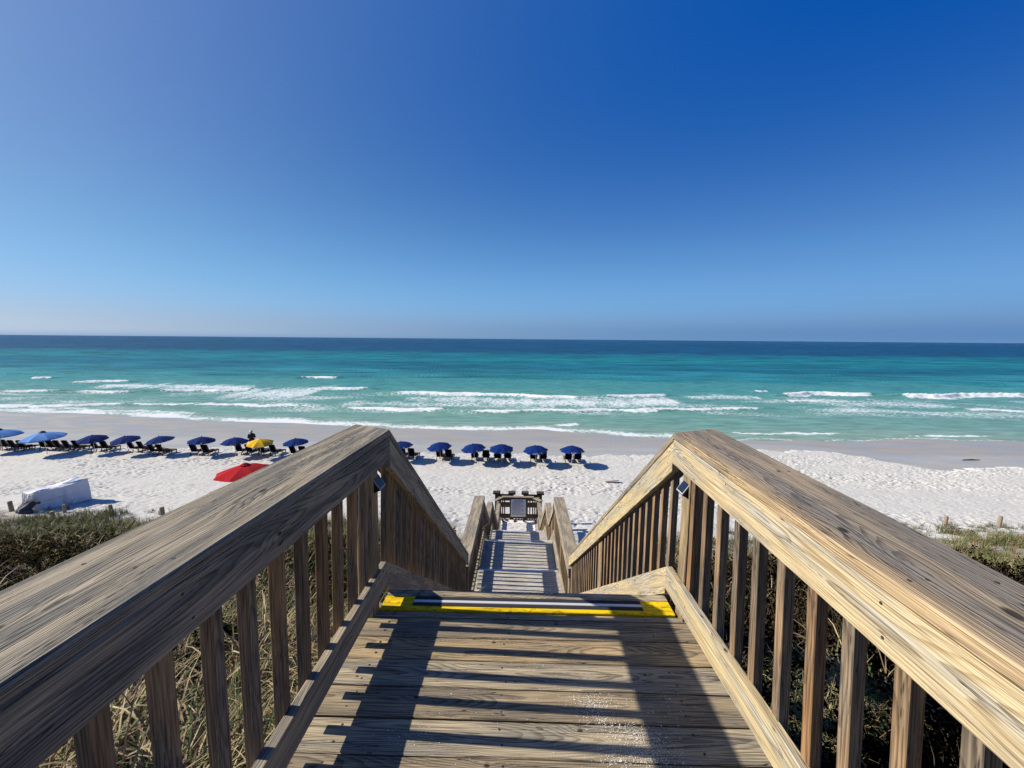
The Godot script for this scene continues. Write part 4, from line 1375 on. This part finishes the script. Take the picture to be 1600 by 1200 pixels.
# Union of tapered capsules, joined by a smooth minimum and meshed as surface nets.
func blob(bones: Array, cell: float, smooth: float) -> ArrayMesh:
	var lo := Vector3(1e9, 1e9, 1e9)
	var hi := -lo
	for b in bones:
		var r: float = maxf(b[2], b[3]) + smooth
		for e in 2:
			lo = lo.min(b[e] - Vector3.ONE * r)
			hi = hi.max(b[e] + Vector3.ONE * r)
	lo -= Vector3.ONE * cell * 2
	var n := Vector3i(((hi - lo) / cell).ceil()) + Vector3i(3, 3, 3)
	var acc := PackedFloat32Array()
	acc.resize(n.x * n.y * n.z)
	var k := 4.0 / maxf(smooth, 0.005)
	for b in bones:
		var a: Vector3 = b[0]
		var ab: Vector3 = b[1] - b[0]
		var l2 := maxf(ab.length_squared(), 1e-9)
		var r: float = maxf(b[2], b[3]) + smooth * 1.5 + cell * 2
		var i0 := Vector3i(((a.min(b[1]) - Vector3.ONE * r - lo) / cell).floor()).max(Vector3i.ZERO)
		var i1 := Vector3i(((a.max(b[1]) + Vector3.ONE * r - lo) / cell).ceil()).min(n - Vector3i.ONE)
		for z in range(i0.z, i1.z + 1):
			for y in range(i0.y, i1.y + 1):
				for x in range(i0.x, i1.x + 1):
					var p := lo + Vector3(x, y, z) * cell - a
					var t := clampf(p.dot(ab) / l2, 0, 1)
					var dist: float = (p - ab * t).length() - lerpf(b[2], b[3], t)
					acc[(z * n.y + y) * n.x + x] += exp(-k * dist)
	var val := func(x: int, y: int, z: int) -> float:
		var s := acc[(z * n.y + y) * n.x + x]
		return -log(s) / k if s > 1e-20 else 1.0
	var vert := {}
	var pos := PackedVector3Array()
	var nrm := PackedVector3Array()
	for z in n.z - 1:
		for y in n.y - 1:
			for x in n.x - 1:
				var base := (z * n.y + y) * n.x + x
				var any := false
				for c in 8:
					if acc[base + (c & 1) + ((c >> 1) & 1) * n.x + (c >> 2) * n.x * n.y] > 0.3:
						any = true
						break
				if not any:
					continue
				var f := []
				var inside := 0
				for c in 8:
					var v: float = val.call(x + (c & 1), y + ((c >> 1) & 1), z + (c >> 2))
					f.append(v)
					if v < 0:
						inside += 1
				if inside == 0 or inside == 8:
					continue
				var sum := Vector3.ZERO
				var cnt := 0
				for c in 8:
					for bit in [1, 2, 4]:
						if c & bit == 0:
							var c2: int = c | bit
							if (f[c] < 0) != (f[c2] < 0):
								var t: float = f[c] / (f[c] - f[c2])
								var p0 := Vector3(c & 1, (c >> 1) & 1, c >> 2)
								var p1 := Vector3(c2 & 1, (c2 >> 1) & 1, c2 >> 2)
								sum += p0.lerp(p1, t)
								cnt += 1
				vert[base] = pos.size()
				pos.append(lo + (Vector3(x, y, z) + sum / cnt) * cell)
				nrm.append(Vector3(f[1] + f[3] + f[5] + f[7] - f[0] - f[2] - f[4] - f[6], f[2] + f[3] + f[6] + f[7] - f[0] - f[1] - f[4] - f[5], f[4] + f[5] + f[6] + f[7] - f[0] - f[1] - f[2] - f[3]).normalized())
	var idx := PackedInt32Array()
	var sx := 1
	var sy := n.x
	var sz := n.x * n.y
	for base in vert:
		var x: int = base % n.x
		var y: int = (base / n.x) % n.y
		var z: int = base / sz
		if x == 0 or y == 0 or z == 0:
			continue
		var v0: float = val.call(x, y, z)
		for ax in 3:
			var d: int = [sx, sy, sz][ax]
			var v1: float = val.call(x + int(ax == 0), y + int(ax == 1), z + int(ax == 2))
			if (v0 < 0) == (v1 < 0):
				continue
			var e: int = [sy, sz, sx][ax]
			var g: int = [sz, sx, sy][ax]
			if not (vert.has(base - e) and vert.has(base - g) and vert.has(base - e - g)):
				continue
			var a: int = vert[base]
			var b: int = vert[base - e]
			var c: int = vert[base - e - g]
			var q: int = vert[base - g]
			if v0 < 0:
				idx.append_array([a, c, b, a, q, c])
			else:
				idx.append_array([a, b, c, a, c, q])
	var arr := []
	arr.resize(Mesh.ARRAY_MAX)
	arr[Mesh.ARRAY_VERTEX] = pos
	arr[Mesh.ARRAY_NORMAL] = nrm
	arr[Mesh.ARRAY_INDEX] = idx
	var m := ArrayMesh.new()
	m.add_surface_from_arrays(Mesh.PRIMITIVE_TRIANGLES, arr)
	return m


func build_person() -> void:
	var at := P(-24.9, wet_y(-24.9, 34.3) + 0.03, 34.3)
	var o := thing("person", at, "standing person in dark clothes and a pale hat behind the yellow umbrella", "person")
	o.rotation.y = 0.6
	# facing -z in its own axes, weight on the right leg, hands in front
	var skin := [
		[Vector3(0, 1.02, 0), Vector3(0, 1.40, 0), 0.145, 0.165], [Vector3(-0.16, 1.44, 0), Vector3(0.16, 1.44, 0), 0.07, 0.07], [Vector3(0, 1.48, 0), Vector3(0, 1.58, -0.02), 0.056, 0.052],
		[Vector3(0, 1.67, -0.02), Vector3(0, 1.72, -0.02), 0.088, 0.1], [Vector3(0, 1.62, -0.055), Vector3(0, 1.64, -0.06), 0.05, 0.055], [Vector3(0, 1.665, -0.115), Vector3(0, 1.645, -0.13), 0.014, 0.016], [Vector3(-0.095, 1.67, -0.01), Vector3(-0.1, 1.64, -0.01), 0.02, 0.016], [Vector3(0.095, 1.67, -0.01), Vector3(0.1, 1.64, -0.01), 0.02, 0.016],
		[Vector3(-0.21, 1.42, 0), Vector3(-0.27, 1.13, 0.03), 0.056, 0.046], [Vector3(-0.27, 1.13, 0.03), Vector3(-0.2, 1.0, -0.2), 0.044, 0.034], [Vector3(0.21, 1.42, 0), Vector3(0.27, 1.13, 0.03), 0.056, 0.046], [Vector3(0.27, 1.13, 0.03), Vector3(0.2, 1.0, -0.2), 0.044, 0.034],
		[Vector3(-0.19, 0.99, -0.22), Vector3(-0.15, 0.98, -0.28), 0.034, 0.03], [Vector3(0.19, 0.99, -0.22), Vector3(0.15, 0.98, -0.28), 0.034, 0.03],
		[Vector3(-0.1, 0.95, 0), Vector3(-0.11, 0.5, -0.02), 0.095, 0.06], [Vector3(-0.11, 0.5, -0.02), Vector3(-0.12, 0.09, 0.03), 0.058, 0.038], [Vector3(0.1, 0.95, 0), Vector3(0.12, 0.5, -0.05), 0.095, 0.06], [Vector3(0.12, 0.5, -0.05), Vector3(0.13, 0.09, 0.0), 0.058, 0.038],
		[Vector3(-0.12, 0.04, 0.03), Vector3(-0.14, 0.03, -0.17), 0.042, 0.03], [Vector3(0.13, 0.04, 0.0), Vector3(0.15, 0.03, -0.2), 0.042, 0.03],
	]
	for s in [-1.0, 1.0]:
		for f in 4:
			skin.append([Vector3(s * (0.165 - 0.016 * f), 0.985, -0.29), Vector3(s * (0.155 - 0.02 * f), 0.95 + 0.004 * f, -0.345), 0.011, 0.009])
		skin.append([Vector3(s * 0.13, 0.99, -0.25), Vector3(s * 0.1, 0.97, -0.29), 0.012, 0.01])
	part("body", blob(skin, 0.018, 0.02), mats["skin"], o)
	var shirt := [[Vector3(0, 0.98, 0), Vector3(0, 1.40, 0), 0.168, 0.185], [Vector3(-0.16, 1.43, 0), Vector3(0.16, 1.43, 0), 0.088, 0.088], [Vector3(-0.21, 1.41, 0), Vector3(-0.262, 1.17, 0.025), 0.078, 0.07], [Vector3(0.21, 1.41, 0), Vector3(0.262, 1.17, 0.025), 0.078, 0.07]]
	part("shirt", blob(shirt, 0.025, 0.03), mats["dark_shirt"], o)
	var shorts := [[Vector3(-0.08, 0.95, 0), Vector3(0.08, 0.95, 0), 0.15, 0.15], [Vector3(-0.1, 0.93, 0), Vector3(-0.115, 0.2, 0.0), 0.12, 0.075], [Vector3(0.1, 0.93, 0), Vector3(0.125, 0.2, -0.02), 0.12, 0.075]]
	part("trousers", blob(shorts, 0.025, 0.03), mats["dark_shorts"], o)
	var st := begin()
	lathe(st, [Vector2(0, 1.845), Vector2(0.07, 1.835), Vector2(0.105, 1.79), Vector2(0.112, 1.74), Vector2(0.16, 1.725), Vector2(0.16, 1.718), Vector2(0.1, 1.728)], Vector3(0, 0, -0.02), 14)
	part("hat", st.commit(), mats["hat"], o)


# ============================================================ plants

func blades(n: int, h: float, spread: float, curl: float, width: float, tones: Array, s: int) -> ArrayMesh:
	var r := RandomNumberGenerator.new()
	r.seed = s
	var v := PackedVector3Array()
	var c := PackedColorArray()
	var nr := PackedVector3Array()
	var idx := PackedInt32Array()
	for i in n:
		var az := r.randf() * TAU
		var out := Vector3(cos(az), 0, sin(az))
		var p := Vector3(r.randfn(0, spread), 0, r.randfn(0, spread))
		var side := Vector3(-sin(az), 0, cos(az)).rotated(Vector3.UP, r.randf_range(-0.7, 0.7))
		var len := h * r.randf_range(0.5, 1.15)
		var lean := r.randf_range(0.05, 0.45)
		var bend := curl * r.randf_range(0.3, 1.6)
		var w := width * r.randf_range(0.6, 1.3)
		var tone: Vector3 = tones[r.randi() % tones.size()] * r.randf_range(0.75, 1.25)
		var segs := 6
		var ang := lean
		for k in segs + 1:
			var t := float(k) / segs
			var ww := w * (1.0 - t * t * 0.92)
			var dir := out * sin(ang) + Vector3.UP * cos(ang)
			v.append(p - side * ww * 0.5)
			v.append(p + side * ww * 0.5)
			var nn := side.cross(dir).normalized()
			nr.append(nn)
			nr.append(nn)
			c.append(Color(tone.x, tone.y, tone.z))
			c.append(Color(tone.x, tone.y, tone.z))
			p += dir * len / segs
			ang += bend / segs * (0.4 + 1.4 * t)
			side = side.rotated(dir, r.randf_range(-0.15, 0.15) * curl)
			if k < segs:
				var b := v.size() - 2
				idx.append_array([b, b + 2, b + 3, b, b + 3, b + 1])
	var arr := []
	arr.resize(Mesh.ARRAY_MAX)
	arr[Mesh.ARRAY_VERTEX] = v
	arr[Mesh.ARRAY_NORMAL] = nr
	arr[Mesh.ARRAY_COLOR] = c
	arr[Mesh.ARRAY_INDEX] = idx
	var m := ArrayMesh.new()
	m.add_surface_from_arrays(Mesh.PRIMITIVE_TRIANGLES, arr)
	return m


# a twiggy plant: stems with many small pointed leaves
func shrub(stems: int, h: float, spread: float, leaves: int, size: float, tones: Array, bark: Vector3, s: int) -> ArrayMesh:
	var r := RandomNumberGenerator.new()
	r.seed = s
	var v := PackedVector3Array()
	var c := PackedColorArray()
	var nr := PackedVector3Array()
	var idx := PackedInt32Array()
	for i in stems:
		var p := Vector3(r.randfn(0, spread * 0.25), 0, r.randfn(0, spread * 0.25))
		var az := r.randf() * TAU
		var dir := Vector3(cos(az) * r.randf_range(0.1, 0.9), 1, sin(az) * r.randf_range(0.1, 0.9)).normalized()
		var len := h * r.randf_range(0.6, 1.1)
		var segs := 5
		for k in segs:
			var q := p + dir * len / segs
			var x := dir.cross(Vector3.RIGHT).normalized()
			var y := dir.cross(x)
			var rad := 0.006 * (1.0 - k / 6.0)
			var b := v.size()
			for e in 3:
				var o := x * cos(TAU * e / 3) + y * sin(TAU * e / 3)
				v.append(p + o * rad)
				v.append(q + o * rad * 0.8)
				nr.append(o)
				nr.append(o)
				c.append(Color(bark.x, bark.y, bark.z))
				c.append(Color(bark.x, bark.y, bark.z))
			for e in 3:
				var e2 := (e + 1) % 3
				idx.append_array([b + e * 2, b + e * 2 + 1, b + e2 * 2 + 1, b + e * 2, b + e2 * 2 + 1, b + e2 * 2])
			for l in leaves:
				var t := r.randf()
				var at := p.lerp(q, t)
				var ld := Vector3(r.randfn(0, 1), r.randfn(0.35, 0.7), r.randfn(0, 1)).normalized()
				var ls := ld.cross(Vector3(r.randfn(0, 1), r.randfn(0, 1), r.randfn(0, 1))).normalized()
				var sz := size * r.randf_range(0.6, 1.3)
				var tone: Vector3 = tones[r.randi() % tones.size()] * r.randf_range(0.7, 1.3)
				var n2 := ls.cross(ld).normalized()
				b = v.size()
				v.append(at)
				v.append(at + ld * sz * 0.5 + ls * sz * 0.24 + n2 * sz * 0.06)
				v.append(at + ld * sz + n2 * sz * -0.08)
				v.append(at + ld * sz * 0.5 - ls * sz * 0.24 + n2 * sz * 0.06)
				for e in 4:
					nr.append(n2)
					c.append(Color(tone.x, tone.y, tone.z))
				idx.append_array([b, b + 1, b + 2, b, b + 2, b + 3])
			p = q
			dir = (dir + Vector3(r.randfn(0, 0.25), r.randfn(0, 0.1), r.randfn(0, 0.25))).normalized()
	var arr := []
	arr.resize(Mesh.ARRAY_MAX)
	arr[Mesh.ARRAY_VERTEX] = v
	arr[Mesh.ARRAY_NORMAL] = nr
	arr[Mesh.ARRAY_COLOR] = c
	arr[Mesh.ARRAY_INDEX] = idx
	var m := ArrayMesh.new()
	m.add_surface_from_arrays(Mesh.PRIMITIVE_TRIANGLES, arr)
	return m


func scatter(called: String, m: Mesh, where: Array, label: String, category: String) -> void:
	if where.is_empty():
		return
	var mm := MultiMesh.new()
	mm.transform_format = MultiMesh.TRANSFORM_3D
	mm.mesh = m
	mm.instance_count = where.size()
	for i in where.size():
		mm.set_instance_transform(i, where[i])
	var o := MultiMeshInstance3D.new()
	o.name = numbered(called)
	o.multimesh = mm
	o.material_override = mats["blade"]
	add_child(o)
	o.set_meta("kind", "stuff")
	tag(o, label, category)


func build_plants() -> void:
	rng.seed = 99
	var tan1 := Vector3(0.25, 0.19, 0.10)
	var tan2 := Vector3(0.34, 0.275, 0.16)
	var brown := Vector3(0.17, 0.115, 0.065)
	var olive := Vector3(0.10, 0.112, 0.042)
	var green := Vector3(0.065, 0.11, 0.032)
	var deep := Vector3(0.045, 0.075, 0.025)
	var kinds := {
		"dry": [blades(64, 0.72, 0.11, 2.6, 0.014, [tan1, tan2, brown, olive, tan1], 1), blades(58, 0.62, 0.10, 3.2, 0.013, [tan2, tan1, brown, green], 2)],
		"green": [blades(60, 0.62, 0.10, 1.5, 0.010, [green, olive, olive, tan1], 3), blades(50, 0.55, 0.09, 1.8, 0.009, [olive, green, tan2], 4)],
		"far": [blades(46, 0.55, 0.14, 1.1, 0.016, [olive * 1.15, green * 1.2, olive * 1.2, tan1, Vector3(0.15, 0.155, 0.07)], 5), blades(46, 0.5, 0.14, 1.2, 0.016, [olive, green, brown, olive], 6)],
		"shrub": [shrub(9, 0.62, 0.5, 11, 0.05, [deep, deep, olive * 0.7, brown], Vector3(0.07, 0.05, 0.035), 7), shrub(8, 0.55, 0.5, 9, 0.045, [brown, deep, olive * 0.6], Vector3(0.08, 0.055, 0.04), 8)],
		"twig": [shrub(9, 0.7, 0.4, 3, 0.05, [tan1, brown, tan2, olive], Vector3(0.13, 0.09, 0.06), 9)],
	}
	var put_at := {}
	for k in kinds:
		put_at[k] = []
		for e in kinds[k]:
			put_at[k].append([])
	var add := func(k: String, x: float, d: float, sc: float) -> void:
		var e: int = rng.randi() % kinds[k].size()
		var b := Basis(Vector3.UP, rng.randf() * TAU).scaled(Vector3.ONE * sc * rng.randf_range(0.6, 1.0) * (1.7 if rng.randf() < 0.12 else 1.15))
		b = Basis(Vector3.RIGHT, rng.randf_range(-0.12, 0.12)) * b
		put_at[k][e].append(Transform3D(b, P(x, ground(x, d) - 0.03, d)))
	# close to the walk, both sides
	for i in 5200:
		var side := -1.0 if i % 2 == 0 else 1.0
		var x := side * (1.22 + pow(rng.randf(), 1.4) * 9.0)
		var d := rng.randf_range(-0.5, 9.5)
		if d > 5.0 and rng.randf() < 0.2:
			continue
		var n := n_mid.get_noise_2d(x * 1.2, d * 1.2)
		if side < 0:
			if n > 0.12:
				add.call("green", x, d, 1.0)
			elif n < -0.28:
				add.call("shrub", x, d, 0.9)
			else:
				add.call("dry", x, d, 1.0)
		else:
			if n > 0.1:
				add.call("shrub", x, d, 1.0)
			elif n > -0.18:
				add.call("twig", x, d, 1.0)
			elif n > -0.3:
				add.call("green", x, d, 0.9)
			else:
				add.call("dry", x, d, 0.9)
	# dune slope
	for i in 9000:
		var side := -1.0 if i % 5 < 3 else 1.0
		var x := side * (1.3 + rng.randf() * 38.0)
		var d := rng.randf_range(6.0, 20.0)
		var n := n_mid.get_noise_2d(x * 0.6, d * 0.6)
		var edge := 18.1 + n * 2.4
		if side > 0:
			edge = 17.4 + n * 3.0
		if absf(x) < 5.0:
			edge -= 2.5
		if d > edge:
			continue
		if side > 0 and d > 13.0 and (n < -0.2 or rng.randf() < 0.15):
			continue
		if side > 0 and d > 12.0 and rng.randf() < 0.4:
			add.call("dry", x, d, 0.6)
			continue
		if d > 11.0 + n * 2.5:
			add.call("far", x, d, 0.95)
		elif n > 0.3 and side < 0:
			add.call("far", x, d, 1.0)
		else:
			add.call("shrub" if rng.randf() < 0.72 else ("twig" if rng.randf() < 0.5 else "dry"), x, d, 1.1)
	for i in 260:
		# sparse tufts out on the sand among the posts
		var side := -1.0 if i % 3 == 0 else 1.0
		var x := side * rng.randf_range(16.0, 32.0)
		add.call("far" if rng.randf() < 0.6 else "twig", x, rng.randf_range(17.5, 20.3), 0.6)
	var names := {"dry": ["dry_grass", "curled dry tan grass growing thick beside the upper deck", "grass"], "green": ["green_grass", "green grass blades mixed in beside the boardwalk", "grass"], "far": ["dune_grass", "olive dune grass covering the slope down to the sand", "grass"], "shrub": ["dune_scrub", "low dark leafy scrub covering the dune", "scrub"], "twig": ["dry_weeds", "bare twiggy weeds with few dry leaves beside the right railing", "weeds"]}
	for k in kinds:
		for e in kinds[k].size():
			scatter(names[k][0], kinds[k][e], put_at[k][e], names[k][1], names[k][2])
	# one fresh green bush that stands out behind the right balusters
	var bush := part("green_bush", shrub(14, 0.95, 0.7, 16, 0.055, [Vector3(0.05, 0.16, 0.03), Vector3(0.07, 0.2, 0.04), Vector3(0.035, 0.1, 0.025)], Vector3(0.08, 0.07, 0.04), 21), mats["blade"], self)
	bush.position = P(2.75, ground(2.75, 3.3), 3.3)
	tag(bush, "fresh green leafy bush behind the right railing's balusters", "bush")
